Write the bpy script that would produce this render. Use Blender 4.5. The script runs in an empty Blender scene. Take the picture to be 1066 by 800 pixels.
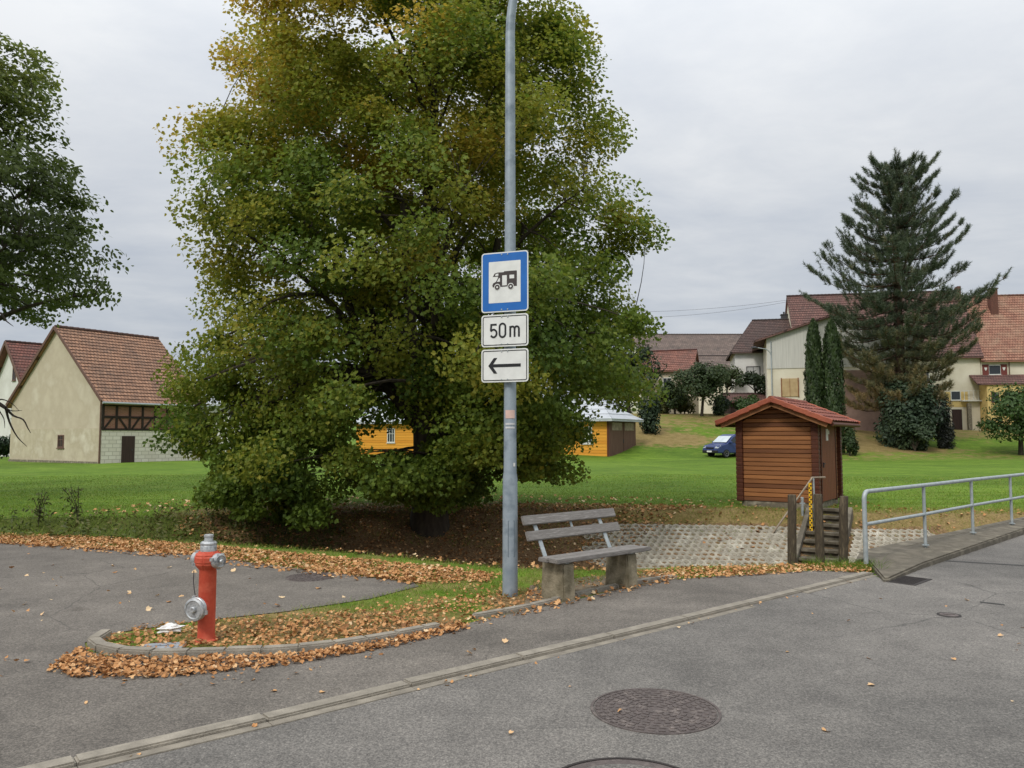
import bpy, bmesh, math, random
import numpy as np
from mathutils import Vector, Matrix
from mathutils.geometry import tessellate_polygon
random.seed(11)
rng = np.random.default_rng(11)
R = math.radians
scn = bpy.context.scene
COL = scn.collection
# ------------------------------------------------------------------ camera and measuring helpers
CAMZ = 1.7; PITCH = math.atan(55/800)
cp, sp = math.cos(PITCH), math.sin(PITCH)
cd = bpy.data.cameras.new('camera'); cam = bpy.data.objects.new('camera', cd); COL.objects.link(cam)
cam.location = (0, 0, CAMZ); cam.rotation_euler = (math.pi/2+PITCH, 0, 0)
cd.sensor_width = 36; cd.lens = 36*800/1066; cd.clip_end = 5000
scn.camera = cam
def ray(px, py):
    a = (px-533)/800; b = (400-py)/800
    return Vector((a, cp-b*sp, sp+b*cp))
def G(px, py, z=0.0):
    d = ray(px, py); t = (z-CAMZ)/d.z
    return Vector((d.x*t, d.y*t, z))
def At(px, py, Y):
    d = ray(px, py); t = Y/d.y
    return Vector((d.x*t, Y, CAMZ+d.z*t))
# ------------------------------------------------------------------ terrain
NX = [-60, -9.3, -4.65, -1.84, -.16, 1.04, 2.34, 4.4, 5.2, 10.5, 12.6, 14]
NY = [14.6, 13.7, 12.5, 11.2, 10.2, 10.0, 10.3, 10.45, 11.0, 15.9, 17.3, 18]
FX = [-60, -12, -6.7, -3.5, 0.4, 5.5, 7.4, 12, 14]
FY = [16.2, 16.0, 16.3, 17.7, 18.6, 18.0, 17.4, 17.0, 16.9]
HX = [-5, 4, 10, 25, 34, 50, 90]; HA = [0, 2.5, 4.2, 4.0, 2.7, 2.3, 2.3]
def sst(a, b, x):
    t = np.clip((x-a)/(b-a), 0, 1); return t*t*(3-2*t)
def dnear(x): return np.interp(x, NX, NY)
def dfar(x): return np.interp(x, FX, FY)
def terr(x, y):
    x = np.asarray(x, float); y = np.asarray(y, float)
    a = np.clip((y-dnear(x))*1.0, 0, None); b = np.clip((dfar(x)-y)*.47, 0, None)
    dep = np.minimum(np.minimum(a, b), 1.75)
    dep = np.where((y > dnear(x)) & (y < dfar(x)), dep, 0)
    hill = np.interp(x, HX, HA)*sst(57, 80, y)
    far = 14*sst(140, 420, y)
    und = .05*np.sin(x*.31+y*.17)*sst(22, 32, y)
    return -dep+hill+far+und
def tz(x, y): return float(terr(x, y))
def H(px, py, y0=3, y1=200):
    d = ray(px, py); y = y0; prev = y0
    while y < y1:
        t = y/d.y
        if CAMZ+d.z*t < tz(d.x*t, y): break
        prev = y; y += .04
    t = y/d.y
    return Vector((d.x*t, y, tz(d.x*t, y)))
# ------------------------------------------------------------------ materials
def S(r, g, b):
    f = lambda c: (c/255/12.92 if c/255 <= .04045 else ((c/255+.055)/1.055)**2.4)
    return (f(r), f(g), f(b), 1)
def newmat(name):
    m = bpy.data.materials.new(name); m.use_nodes = True
    nt = m.node_tree; b = nt.nodes['Principled BSDF']
    return m, nt, b
def ramp(nt, stops):
    r = nt.nodes.new('ShaderNodeValToRGB'); e = r.color_ramp.elements
    while len(e) < len(stops): e.new(.5)
    for k, (p, c) in enumerate(stops): e[k].position = p; e[k].color = c
    return r
def noise(nt, scale, detail=4, vec=None, rough=.55, dist=0):
    n = nt.nodes.new('ShaderNodeTexNoise'); n.inputs['Scale'].default_value = scale
    n.inputs['Detail'].default_value = detail; n.inputs['Roughness'].default_value = rough
    n.inputs['Distortion'].default_value = dist
    if vec is not None: nt.links.new(vec, n.inputs['Vector'])
    return n
def coords(nt, which='Object', scale=(1, 1, 1)):
    t = nt.nodes.new('ShaderNodeTexCoord'); mp = nt.nodes.new('ShaderNodeMapping')
    mp.inputs['Scale'].default_value = scale
    nt.links.new(t.outputs[which], mp.inputs['Vector'])
    return mp.outputs['Vector']
def mixc(nt, fac, a, b, mode='MIX'):
    m = nt.nodes.new('ShaderNodeMix'); m.data_type = 'RGBA'; m.blend_type = mode
    for s, v in ((m.inputs[0], fac), (m.inputs[6], a), (m.inputs[7], b)):
        if hasattr(v, 'node'): nt.links.new(v, s)
        else: s.default_value = v
    return m.outputs[2]
def bump(nt, b, h, strength=.3, dist=.01):
    n = nt.nodes.new('ShaderNodeBump'); n.inputs['Strength'].default_value = strength
    n.inputs['Distance'].default_value = dist
    nt.links.new(h, n.inputs['Height']); nt.links.new(n.outputs['Normal'], b.inputs['Normal'])
def pm(name, c1, c2, scale=6, rough=.7, metal=0, bs=None, bscale=40, stretch=(1, 1, 1), c3=None, lo=.35, hi=.65, spec=.4):
    m, nt, b = newmat(name)
    v = coords(nt, 'Object', stretch)
    n = noise(nt, scale, 5, v)
    st = [(lo, c1), (hi, c2)] if c3 is None else [(lo, c1), ((lo+hi)/2, c2), (hi, c3)]
    r = ramp(nt, st); nt.links.new(n.outputs['Fac'], r.inputs['Fac'])
    nt.links.new(r.outputs['Color'], b.inputs['Base Color'])
    b.inputs['Roughness'].default_value = rough; b.inputs['Metallic'].default_value = metal
    b.inputs['Specular IOR Level'].default_value = spec
    if bs:
        n2 = noise(nt, bscale, 4, v); bump(nt, b, n2.outputs['Fac'], bs, .02)
    return m
def leafmat(name, stops, trans=.3, rough=.55):
    m, nt, b = newmat(name)
    a = nt.nodes.new('ShaderNodeAttribute'); a.attribute_name = 'tone'
    r = ramp(nt, stops); nt.links.new(a.outputs['Fac'], r.inputs['Fac'])
    nt.links.new(r.outputs['Color'], b.inputs['Base Color'])
    b.inputs['Roughness'].default_value = rough; b.inputs['Specular IOR Level'].default_value = .3
    if trans:
        t = nt.nodes.new('ShaderNodeBsdfTranslucent'); nt.links.new(r.outputs['Color'], t.inputs['Color'])
        mx = nt.nodes.new('ShaderNodeMixShader'); mx.inputs[0].default_value = trans
        nt.links.new(b.outputs[0], mx.inputs[1]); nt.links.new(t.outputs[0], mx.inputs[2])
        nt.links.new(mx.outputs[0], nt.nodes['Material Output'].inputs['Surface'])
    return m
def asphalt(name, base, dark, light):
    m, nt, b = newmat(name)
    v = coords(nt)
    big = noise(nt, .35, 5, v, .6, .4); mid = noise(nt, 2.6, 6, v, .65); fine = noise(nt, 95, 3, v, .7); grit = noise(nt, 38, 3, v, .7)
    r1 = ramp(nt, [(.34, tuple(k*.86 for k in dark[:3])+(1,)), (.62, base)]); nt.links.new(big.outputs['Fac'], r1.inputs['Fac'])
    r2 = ramp(nt, [(.3, (.80, .80, .80, 1)), (.7, (1.12, 1.12, 1.11, 1))]); nt.links.new(mid.outputs['Fac'], r2.inputs['Fac'])
    c = mixc(nt, 1.0, r1.outputs['Color'], r2.outputs['Color'], 'MULTIPLY')
    r3 = ramp(nt, [(.34, (.45, .45, .45, 1)), (.5, (.98, .98, .98, 1)), (.66, (1.7, 1.66, 1.62, 1))]); nt.links.new(fine.outputs['Fac'], r3.inputs['Fac'])
    c = mixc(nt, .8, c, r3.outputs['Color'], 'MULTIPLY')
    r4 = ramp(nt, [(.38, (.78, .78, .78, 1)), (.62, (1.2, 1.2, 1.19, 1))]); nt.links.new(grit.outputs['Fac'], r4.inputs['Fac'])
    c = mixc(nt, .7, c, r4.outputs['Color'], 'MULTIPLY')
    # pale flecks of worn stone
    w = nt.nodes.new('ShaderNodeTexVoronoi'); w.inputs['Scale'].default_value = 16; nt.links.new(v, w.inputs['Vector'])
    rf = ramp(nt, [(.0, (1, 1, 1, 1)), (.085, (0, 0, 0, 1))]); nt.links.new(w.outputs['Distance'], rf.inputs['Fac'])
    c = mixc(nt, rf.outputs['Color'], c, light)
    st = noise(nt, 1.1, 3, v, .5, 1.2); rst = ramp(nt, [(.66, (1, 1, 1, 1)), (.74, (.72, .71, .70, 1))]); nt.links.new(st.outputs['Fac'], rst.inputs['Fac'])
    c = mixc(nt, 1.0, c, rst.outputs['Color'], 'MULTIPLY')
    # hairline cracks
    vc = nt.nodes.new('ShaderNodeTexVoronoi'); vc.feature = 'DISTANCE_TO_EDGE'; vc.inputs['Scale'].default_value = .42
    dv = nt.nodes.new('ShaderNodeMixRGB'); dv.inputs[0].default_value = .12
    nt.links.new(v, dv.inputs[1]); nt.links.new(mid.outputs['Color'], dv.inputs[2]); nt.links.new(dv.outputs[0], vc.inputs['Vector'])
    rc = ramp(nt, [(.0, (.55, .55, .55, 1)), (.004, (0, 0, 0, 1))]); nt.links.new(vc.outputs['Distance'], rc.inputs['Fac'])
    gate = ramp(nt, [(.5, (0, 0, 0, 1)), (.56, (1, 1, 1, 1))]); nt.links.new(big.outputs['Fac'], gate.inputs['Fac'])
    cm = nt.nodes.new('ShaderNodeMath'); cm.operation = 'MULTIPLY'
    nt.links.new(rc.outputs['Color'], cm.inputs[0]); nt.links.new(gate.outputs['Color'], cm.inputs[1])
    c = mixc(nt, cm.outputs[0], c, (.03, .03, .03, 1))
    nt.links.new(c, b.inputs['Base Color']); b.inputs['Roughness'].default_value = .85
    b.inputs['Specular IOR Level'].default_value = .25
    bump(nt, b, fine.outputs['Fac'], .5, .006)
    return m
def tiles(name, c1, c2, mortar, bw=.26, bh=.36, stain=(.05, .045, .04, 1), stainamt=.5):
    m, nt, b = newmat(name)
    t = nt.nodes.new('ShaderNodeTexCoord'); v = t.outputs['UV']
    br = nt.nodes.new('ShaderNodeTexBrick'); nt.links.new(v, br.inputs['Vector'])
    br.inputs['Color1'].default_value = c1; br.inputs['Color2'].default_value = c2; br.inputs['Mortar'].default_value = mortar
    br.inputs['Scale'].default_value = 1; br.inputs['Brick Width'].default_value = bw; br.inputs['Row Height'].default_value = bh
    br.inputs['Mortar Size'].default_value = .03; br.inputs['Mortar Smooth'].default_value = .6; br.inputs['Bias'].default_value = .0
    o = coords(nt, 'Object')
    n = noise(nt, .9, 6, o, .6, .5); r = ramp(nt, [(.42, (0, 0, 0, 1)), (.7, (stainamt,)*3+(1,))]); nt.links.new(n.outputs['Fac'], r.inputs['Fac'])
    c = mixc(nt, r.outputs['Color'], br.outputs['Color'], stain)
    n2 = noise(nt, 7, 4, o); r2 = ramp(nt, [(.3, (.75, .75, .75, 1)), (.7, (1.25, 1.2, 1.15, 1))]); nt.links.new(n2.outputs['Fac'], r2.inputs['Fac'])
    c = mixc(nt, 1, c, r2.outputs['Color'], 'MULTIPLY')
    nt.links.new(c, b.inputs['Base Color']); b.inputs['Roughness'].default_value = .8
    bump(nt, b, br.outputs['Fac'], -.6, .03)
    return m
def plain(name, c, rough=.5, metal=0): return pm(name, tuple(k*.88 for k in c[:3])+(1,), tuple(min(1, k*1.1) for k in c[:3])+(1,), 9, rough, metal)

M = {}
M['road'] = asphalt('road_asphalt', S(121, 117, 112), S(108, 105, 101), S(175, 170, 160))
M['path'] = asphalt('pavement_asphalt', S(119, 113, 106), S(103, 98, 92), S(170, 163, 150))
M['concrete'] = pm('old_concrete', S(150, 140, 120), S(105, 98, 84), 5, .9, 0, .4, 60, c3=S(165, 157, 138), lo=.3, hi=.7)
M['kerbstone'] = pm('kerb_concrete', S(158, 150, 136), S(134, 127, 115), 4, .9, 0, .5, 80, c3=S(160, 152, 138), lo=.3, hi=.7)
M['gutter'] = pm('gutter_concrete', S(146, 138, 124), S(120, 113, 102), 7, .9, 0, .4, 90)
M['deckc'] = pm('bridge_concrete', S(120, 112, 98), S(92, 86, 74), 3, .9, 0, .5, 50, c3=S(134, 126, 110), lo=.3, hi=.7)
M['mossy'] = pm('mossy_concrete', S(104, 96, 76), S(146, 136, 114), 7, .95, 0, .6, 40)
M['stepc'] = pm('worn_step_concrete', S(106, 98, 82), S(78, 71, 58), 4, .95, 0, .5, 40, c3=S(124, 116, 100), lo=.3, hi=.7)
M['paver'] = pm('grid_paver_concrete', S(178, 171, 154), S(146, 139, 124), 2.5, .9, 0, .3, 60, c3=S(190, 184, 168), lo=.3, hi=.7)
M['galv'] = pm('galvanised_steel', S(128, 140, 150), S(150, 160, 168), 5, .5, .25, .08, 30, c3=S(108, 120, 130), lo=.3, hi=.7)
M['galv2'] = pm('dull_zinc', S(150, 158, 160), S(172, 178, 178), 14, .5, .25)
M['door_edge'] = plain('grey_metal', S(105, 116, 126), .5, .3)
M['alu'] = pm('cast_aluminium', S(150, 152, 154), S(190, 192, 192), 20, .42, .5, c3=S(120, 122, 124), lo=.3, hi=.7)
M['red'] = pm('hydrant_red_paint', S(204, 88, 60), S(182, 72, 50), 5, .6, 0, .2, 40, c3=S(210, 106, 80), lo=.3, hi=.7)
M['signw'] = pm('sign_white', S(226, 226, 222), S(214, 214, 210), 8, .45)
M['signb'] = pm('sign_blue', S(24, 96, 172), S(30, 104, 182), 6, .45)
M['signk'] = plain('sign_black', S(28, 28, 30), .5)
M['signcamp'] = plain('symbol_brown_black', S(62, 54, 52), .5)
M['wood_bench'] = pm('weathered_bench_wood', S(140, 135, 130), S(114, 109, 104), 6, .75, 0, .35, 20, stretch=(1, 14, 14), c3=S(154, 149, 144), lo=.3, hi=.7)
M['hutwood'] = pm('oiled_hut_boards', S(172, 108, 54), S(134, 80, 38), 2.2, .6, 0, .25, 12, stretch=(1.2, 1.2, 12), c3=S(188, 124, 66), lo=.3, hi=.7)
M['hutdoor'] = pm('brown_door_boards', S(128, 68, 38), S(108, 55, 30), 3, .6, 0, .2, 12, stretch=(10, 10, 1))
M['hutdark'] = pm('dark_corner_timber', S(92, 48, 26), S(72, 36, 20), 4, .6, 0, .3, 14, stretch=(1, 1, 8))
M['fascia'] = pm('pale_fascia_timber', S(150, 104, 66), S(122, 82, 52), 4, .7, 0, .2, 12)
M['hutroof'] = pm('red_concrete_tile', S(142, 82, 64), S(114, 62, 50), 3, .8, 0, .3, 40, c3=S(158, 98, 76), lo=.3, hi=.7)
M['verge'] = pm('orange_verge_tile', S(172, 96, 70), S(148, 80, 60), 4, .6, 0, .2, 40)
M['post'] = pm('weathered_round_post', S(92, 80, 62), S(66, 57, 45), 6, .9, 0, .6, 20, stretch=(5, 5, 1), c3=S(110, 98, 78), lo=.3, hi=.7)
M['bark'] = pm('maple_bark', S(74, 66, 54), S(50, 44, 37), 5, .95, 0, .8, 16, stretch=(2, 2, .7))
M['barkp'] = pm('pine_bark', S(96, 72, 56), S(62, 48, 40), 5, .95, 0, .6, 14)
M['plaster'] = pm('ochre_plaster', S(196, 184, 162), S(184, 171, 149), .7, .9, 0, .3, 30, c3=S(202, 192, 172), lo=.3, hi=.72)
M['plaster2'] = pm('pale_plaster', S(202, 192, 168), S(180, 168, 144), .9, .9, 0, .2, 30, c3=S(210, 202, 182), lo=.3, hi=.72)
M['whitewall'] = pm('white_render', S(222, 220, 214), S(206, 203, 196), .7, .9)
M['cream'] = pm('cream_render', S(226, 219, 198), S(210, 201, 178), .6, .9, 0, .1, 20)
M['yellowwall'] = pm('yellow_render', S(222, 196, 130), S(200, 172, 112), .8, .9)
M['cladding'] = pm('pale_vertical_cladding', S(206, 204, 196), S(190, 188, 180), 3, .8, 0, .4, 6, stretch=(3, 3, .1))
M['timber'] = plain('dark_timber', S(46, 36, 30), .85)
M['brown'] = pm('brown_boards', S(112, 84, 72), S(94, 68, 58), 3, .75, 0, .4, 8, stretch=(5, 5, .3))
M['darkwood'] = pm('dark_door_wood', S(66, 48, 42), S(52, 38, 34), 3, .8, stretch=(5, 5, .3))
M['shutterred'] = plain('red_brown_shutter', S(112, 56, 50), .7)
M['shuttergrey'] = pm('grey_roller_shutter', S(190, 190, 186), S(174, 174, 170), 2, .7, 0, .3, 10, stretch=(.1, .1, 5))
M['board'] = pm('boarded_window_panel', S(196, 172, 130), S(178, 152, 112), 2, .8)
M['white'] = plain('white_paint', S(216, 216, 210), .5)
M['chim'] = pm('chimney_brick', S(112, 72, 60), S(84, 58, 50), 9, .9, 0, .4, 20)
M['darkmetal'] = plain('dark_grey_metal', S(70, 70, 72), .5, .3)
M['iron'] = pm('cast_iron', S(106, 96, 92), S(86, 78, 75), 12, .75, .1, .4, 60, c3=S(124, 114, 108), lo=.3, hi=.7)
M['ironrim'] = pm('dark_iron_rim', S(62, 56, 54), S(48, 44, 42), 12, .75, .2)
M['tar'] = plain('dark_bitumen', S(66, 64, 62), .8)
M['rubber'] = plain('tyre_rubber', S(30, 30, 32), .8)
M['vanblue'] = pm('van_blue_paint', S(46, 60, 104), S(52, 66, 112), 2, .3)
M['yellow'] = plain('gauge_yellow', S(226, 180, 30), .6)
M['paper'] = plain('white_paper', S(222, 220, 216), .8)
M['stickerred'] = plain('faded_red_sticker', S(208, 176, 164), .6)
M['stickerw'] = plain('faded_white_sticker', S(196, 196, 196), .6)
M['metalroof'] = pm('pale_metal_roof', S(186, 190, 194), S(168, 172, 176), 1.2, .55, .1)
m, nt, b = newmat('window_glass'); b.inputs['Base Color'].default_value = (.03, .035, .04, 1); b.inputs['Roughness'].default_value = .08; M['glass'] = m
M['rooftile_barn'] = tiles('old_red_tiles', S(160, 122, 96), S(138, 103, 80), S(76, 50, 42), .24, .36)
M['rooftile_red'] = tiles('dull_red_tiles', S(132, 84, 72), S(112, 70, 61), S(58, 32, 28), .26, .38)
M['rooftile_dark'] = tiles('dark_brown_tiles', S(98, 76, 70), S(78, 60, 56), S(44, 34, 32), .28, .38)
M['rooftile_mauve'] = tiles('red_brown_tiles', S(124, 90, 82), S(106, 75, 69), S(60, 38, 36), .26, .38)
M['rooftile_orange'] = tiles('weathered_orange_tiles', S(158, 114, 94), S(138, 97, 80), S(84, 46, 36), .26, .38, stain=S(170, 150, 126), stainamt=.35)
M['rooftile_grey'] = tiles('grey_brown_tiles', S(132, 116, 106), S(110, 96, 90), S(70, 60, 56), .3, .4)
M['rooftile_cottage'] = tiles('clay_red_tiles', S(144, 100, 86), S(124, 84, 72), S(80, 40, 32), .26, .38)
# board claddings with grooves
def boards(name, c1, c2, pitch, off=0, rough=.65):
    m, nt, b = newmat(name)
    v = coords(nt, 'Object')
    sx = nt.nodes.new('ShaderNodeSeparateXYZ'); nt.links.new(v, sx.inputs[0])
    d = nt.nodes.new('ShaderNodeMath'); d.operation = 'DIVIDE'; d.inputs[1].default_value = pitch; sb_ = nt.nodes.new('ShaderNodeMath'); sb_.operation = 'SUBTRACT'; sb_.inputs[1].default_value = off; nt.links.new(sx.outputs['Z'], sb_.inputs[0]); nt.links.new(sb_.outputs[0], d.inputs[0])
    fr = nt.nodes.new('ShaderNodeMath'); fr.operation = 'FRACT'; nt.links.new(d.outputs[0], fr.inputs[0])
    fl = nt.nodes.new('ShaderNodeMath'); fl.operation = 'FLOOR'; nt.links.new(d.outputs[0], fl.inputs[0])
    wn = nt.nodes.new('ShaderNodeTexWhiteNoise'); wn.noise_dimensions = '1D'; nt.links.new(fl.outputs[0], wn.inputs['W'])
    n = noise(nt, 2, 5, coords(nt, 'Object', (.6, .6, 6)))
    ad = nt.nodes.new('ShaderNodeMath'); ad.operation = 'ADD'; nt.links.new(wn.outputs['Value'], ad.inputs[0]); nt.links.new(n.outputs['Fac'], ad.inputs[1])
    r = ramp(nt, [(.3, c1), (1.0, c2)]); hf = nt.nodes.new('ShaderNodeMath'); hf.operation = 'MULTIPLY'; hf.inputs[1].default_value = .6
    nt.links.new(ad.outputs[0], hf.inputs[0]); nt.links.new(hf.outputs[0], r.inputs['Fac'])
    g = ramp(nt, [(0, (0, 0, 0, 1)), (.12, (1, 1, 1, 1)), (1, (1, 1, 1, 1))]); nt.links.new(fr.outputs[0], g.inputs['Fac'])
    nt.links.new(r.outputs['Color'], b.inputs['Base Color']); b.inputs['Roughness'].default_value = .65
    bump(nt, b, g.outputs['Color'], .9, .03)
    return m
M['hutwood'] = boards('oiled_hut_boards', S(108, 66, 36), S(168, 112, 64), .105, .015)
M['yellowboards'] = boards('yellow_weatherboards', S(214, 142, 40), S(232, 164, 56), .24)
m, nt, b = newmat('whitewashed_blocks')
v = coords(nt, 'UV'); br = nt.nodes.new('ShaderNodeTexBrick'); nt.links.new(v, br.inputs['Vector'])
br.inputs['Color1'].default_value = S(228, 221, 208); br.inputs['Color2'].default_value = S(214, 206, 192); br.inputs['Mortar'].default_value = S(186, 178, 163)
br.inputs['Scale'].default_value = 1; br.inputs['Brick Width'].default_value = .5; br.inputs['Row Height'].default_value = .25; br.inputs['Mortar Size'].default_value = .02
nt.links.new(br.outputs['Color'], b.inputs['Base Color']); b.inputs['Roughness'].default_value = .9; bump(nt, b, br.outputs['Fac'], -.4, .02); M['blocks'] = m
m, nt, b = newmat('red_brick_infill')
v = coords(nt, 'UV'); br = nt.nodes.new('ShaderNodeTexBrick'); nt.links.new(v, br.inputs['Vector'])
br.inputs['Color1'].default_value = S(156, 104, 84); br.inputs['Color2'].default_value = S(132, 84, 66); br.inputs['Mortar'].default_value = S(140, 122, 108)
br.inputs['Scale'].default_value = 1; br.inputs['Brick Width'].default_value = .25; br.inputs['Row Height'].default_value = .08; br.inputs['Mortar Size'].default_value = .01
nt.links.new(br.outputs['Color'], b.inputs['Base Color']); b.inputs['Roughness'].default_value = .9; M['brick'] = m
# ------------------------------------------------------------------ leaves
M['maple'] = leafmat('maple_leaves', [(0, S(74, 98, 38)), (.3, S(108, 128, 46)), (.55, S(148, 148, 54)), (.8, S(190, 164, 62)), (1, S(212, 170, 80))], .48)
M['ash'] = leafmat('ash_leaves', [(0, S(62, 74, 40)), (.5, S(98, 112, 56)), (.85, S(134, 140, 68)), (1, S(156, 150, 80))], .5)
M['needle'] = leafmat('pine_needles', [(0, S(62, 76, 60)), (.45, S(92, 104, 80)), (.75, S(132, 122, 84)), (1, S(156, 130, 90))], .2, .6)
M['thuja'] = leafmat('thuja_sprays', [(0, S(38, 52, 28)), (.6, S(56, 72, 38)), (1, S(74, 86, 46))], .15)
M['apple'] = leafmat('apple_leaves', [(0, S(42, 56, 34)), (.5, S(62, 78, 46)), (1, S(96, 104, 64))], .3)
M['apple2'] = leafmat('fruit_tree_leaves', [(0, S(48, 68, 34)), (.5, S(68, 92, 46)), (1, S(92, 114, 60))], .3)
M['dkbush'] = leafmat('dark_bush_leaves', [(0, S(32, 46, 32)), (.5, S(46, 62, 42)), (1, S(74, 88, 60))], .15)
M['blkbush'] = leafmat('blackish_bush_leaves', [(0, S(24, 28, 24)), (1, S(42, 46, 36))], .1)
M['olive'] = leafmat('olive_bush_leaves', [(0, S(62, 66, 36)), (.5, S(88, 90, 48)), (1, S(118, 114, 64))], .3)
M['weed'] = leafmat('ditch_weed_leaves', [(0, S(56, 62, 32)), (.5, S(84, 94, 44)), (1, S(124, 114, 68))], .25)
M['grass'] = leafmat('grass_blades', [(0, S(76, 104, 24)), (.5, S(106, 136, 38)), (.8, S(136, 150, 58)), (1, S(160, 148, 94))], .3)
M['litter'] = leafmat('fallen_leaf', [(0, S(98, 70, 46)), (.3, S(150, 106, 66)), (.6, S(190, 138, 88)), (.85, S(212, 168, 118)), (1, S(224, 196, 156))], .12, .75)

# ground: grass, bank soil with leaves, tan dry patches (per-vertex masks, broken up by noise)
m, nt, b = newmat('ground_cover')
v = coords(nt)
def att(nm):
    a = nt.nodes.new('ShaderNodeAttribute'); a.attribute_name = nm; return a.outputs['Fac']
nb = noise(nt, .12, 6, v, .6, .6); nm_ = noise(nt, 1.5, 6, v, .65); nf = noise(nt, 22, 4, v, .7); streak = noise(nt, 1.2, 5, coords(nt, 'Object', (.35, 1.6, 1)), .6)
rg = ramp(nt, [(.3, S(78, 104, 32)), (.5, S(90, 118, 36)), (.72, S(106, 132, 46))]); nt.links.new(nb.outputs['Fac'], rg.inputs['Fac'])
rs = ramp(nt, [(.3, (.62, .66, .55, 1)), (.5, (1, 1, 1, 1)), (.7, (1.3, 1.2, 1.25, 1))]); nt.links.new(streak.outputs['Fac'], rs.inputs['Fac'])
st2 = noise(nt, 5, 4, coords(nt, 'Object', (.5, .8, 1)), .7); rs2 = ramp(nt, [(.34, (.6, .66, .55, 1)), (.5, (1, 1, 1, 1)), (.66, (1.4, 1.25, 1.35, 1))]); nt.links.new(st2.outputs['Fac'], rs2.inputs['Fac'])
g = mixc(nt, .7, rg.outputs['Color'], rs2.outputs['Color'], 'MULTIPLY')
g = mixc(nt, .9, g, rs.outputs['Color'], 'MULTIPLY')
rf = ramp(nt, [(.3, (.6, .62, .55, 1)), (.7, (1.3, 1.25, 1.3, 1))]); nt.links.new(nf.outputs['Fac'], rf.inputs['Fac'])
g = mixc(nt, .8, g, rf.outputs['Color'], 'MULTIPLY')
rb = ramp(nt, [(.3, S(84, 66, 48)), (.5, S(118, 94, 68)), (.68, S(152, 128, 94))]); nt.links.new(nf.outputs['Fac'], rb.inputs['Fac'])
rt = ramp(nt, [(.3, S(112, 98, 58)), (.7, S(142, 124, 84))]); nt.links.new(nm_.outputs['Fac'], rt.inputs['Fac'])
rt2 = ramp(nt, [(.3, (.5, .52, .42, 1)), (.5, (.95, .95, .9, 1)), (.7, (1.3, 1.28, 1.3, 1))]); nt.links.new(nf.outputs['Fac'], rt2.inputs['Fac']); rtm = mixc(nt, 1.0, rt.outputs['Color'], rt2.outputs['Color'], 'MULTIPLY')
rw = ramp(nt, [(.3, S(58, 68, 28)), (.7, S(88, 96, 42))]); nt.links.new(nf.outputs['Fac'], rw.inputs['Fac'])
def fuzz(a, amp=1.1):
    mm = nt.nodes.new('ShaderNodeMath'); mm.operation = 'MULTIPLY_ADD'
    s2 = nt.nodes.new('ShaderNodeMath'); s2.operation = 'SUBTRACT'; nt.links.new(nm_.outputs['Fac'], s2.inputs[0]); s2.inputs[1].default_value = .5
    nt.links.new(s2.outputs[0], mm.inputs[0]); mm.inputs[1].default_value = amp; nt.links.new(a, mm.inputs[2])
    r = ramp(nt, [(.32, (0, 0, 0, 1)), (.68, (1, 1, 1, 1))]); nt.links.new(mm.outputs[0], r.inputs['Fac']); return r.outputs['Color']
wp = noise(nt, .55, 5, v, .65); rwp = ramp(nt, [(.56, (0, 0, 0, 1)), (.74, (.55, .55, .55, 1))]); nt.links.new(wp.outputs['Fac'], rwp.inputs['Fac']); g = mixc(nt, rwp.outputs['Color'], g, S(112, 122, 52))
g = mixc(nt, fuzz(att('tan'), 1.5), g, rtm)
g = mixc(nt, fuzz(att('weedy')), g, rw.outputs['Color'])
g = mixc(nt, fuzz(att('soil')), g, rb.outputs['Color'])
nt.links.new(g, b.inputs['Base Color']); b.inputs['Roughness'].default_value = .95; b.inputs['Specular IOR Level'].default_value = .15
bump(nt, b, nf.outputs['Fac'], .6, .012)
M['ground'] = m
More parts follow.
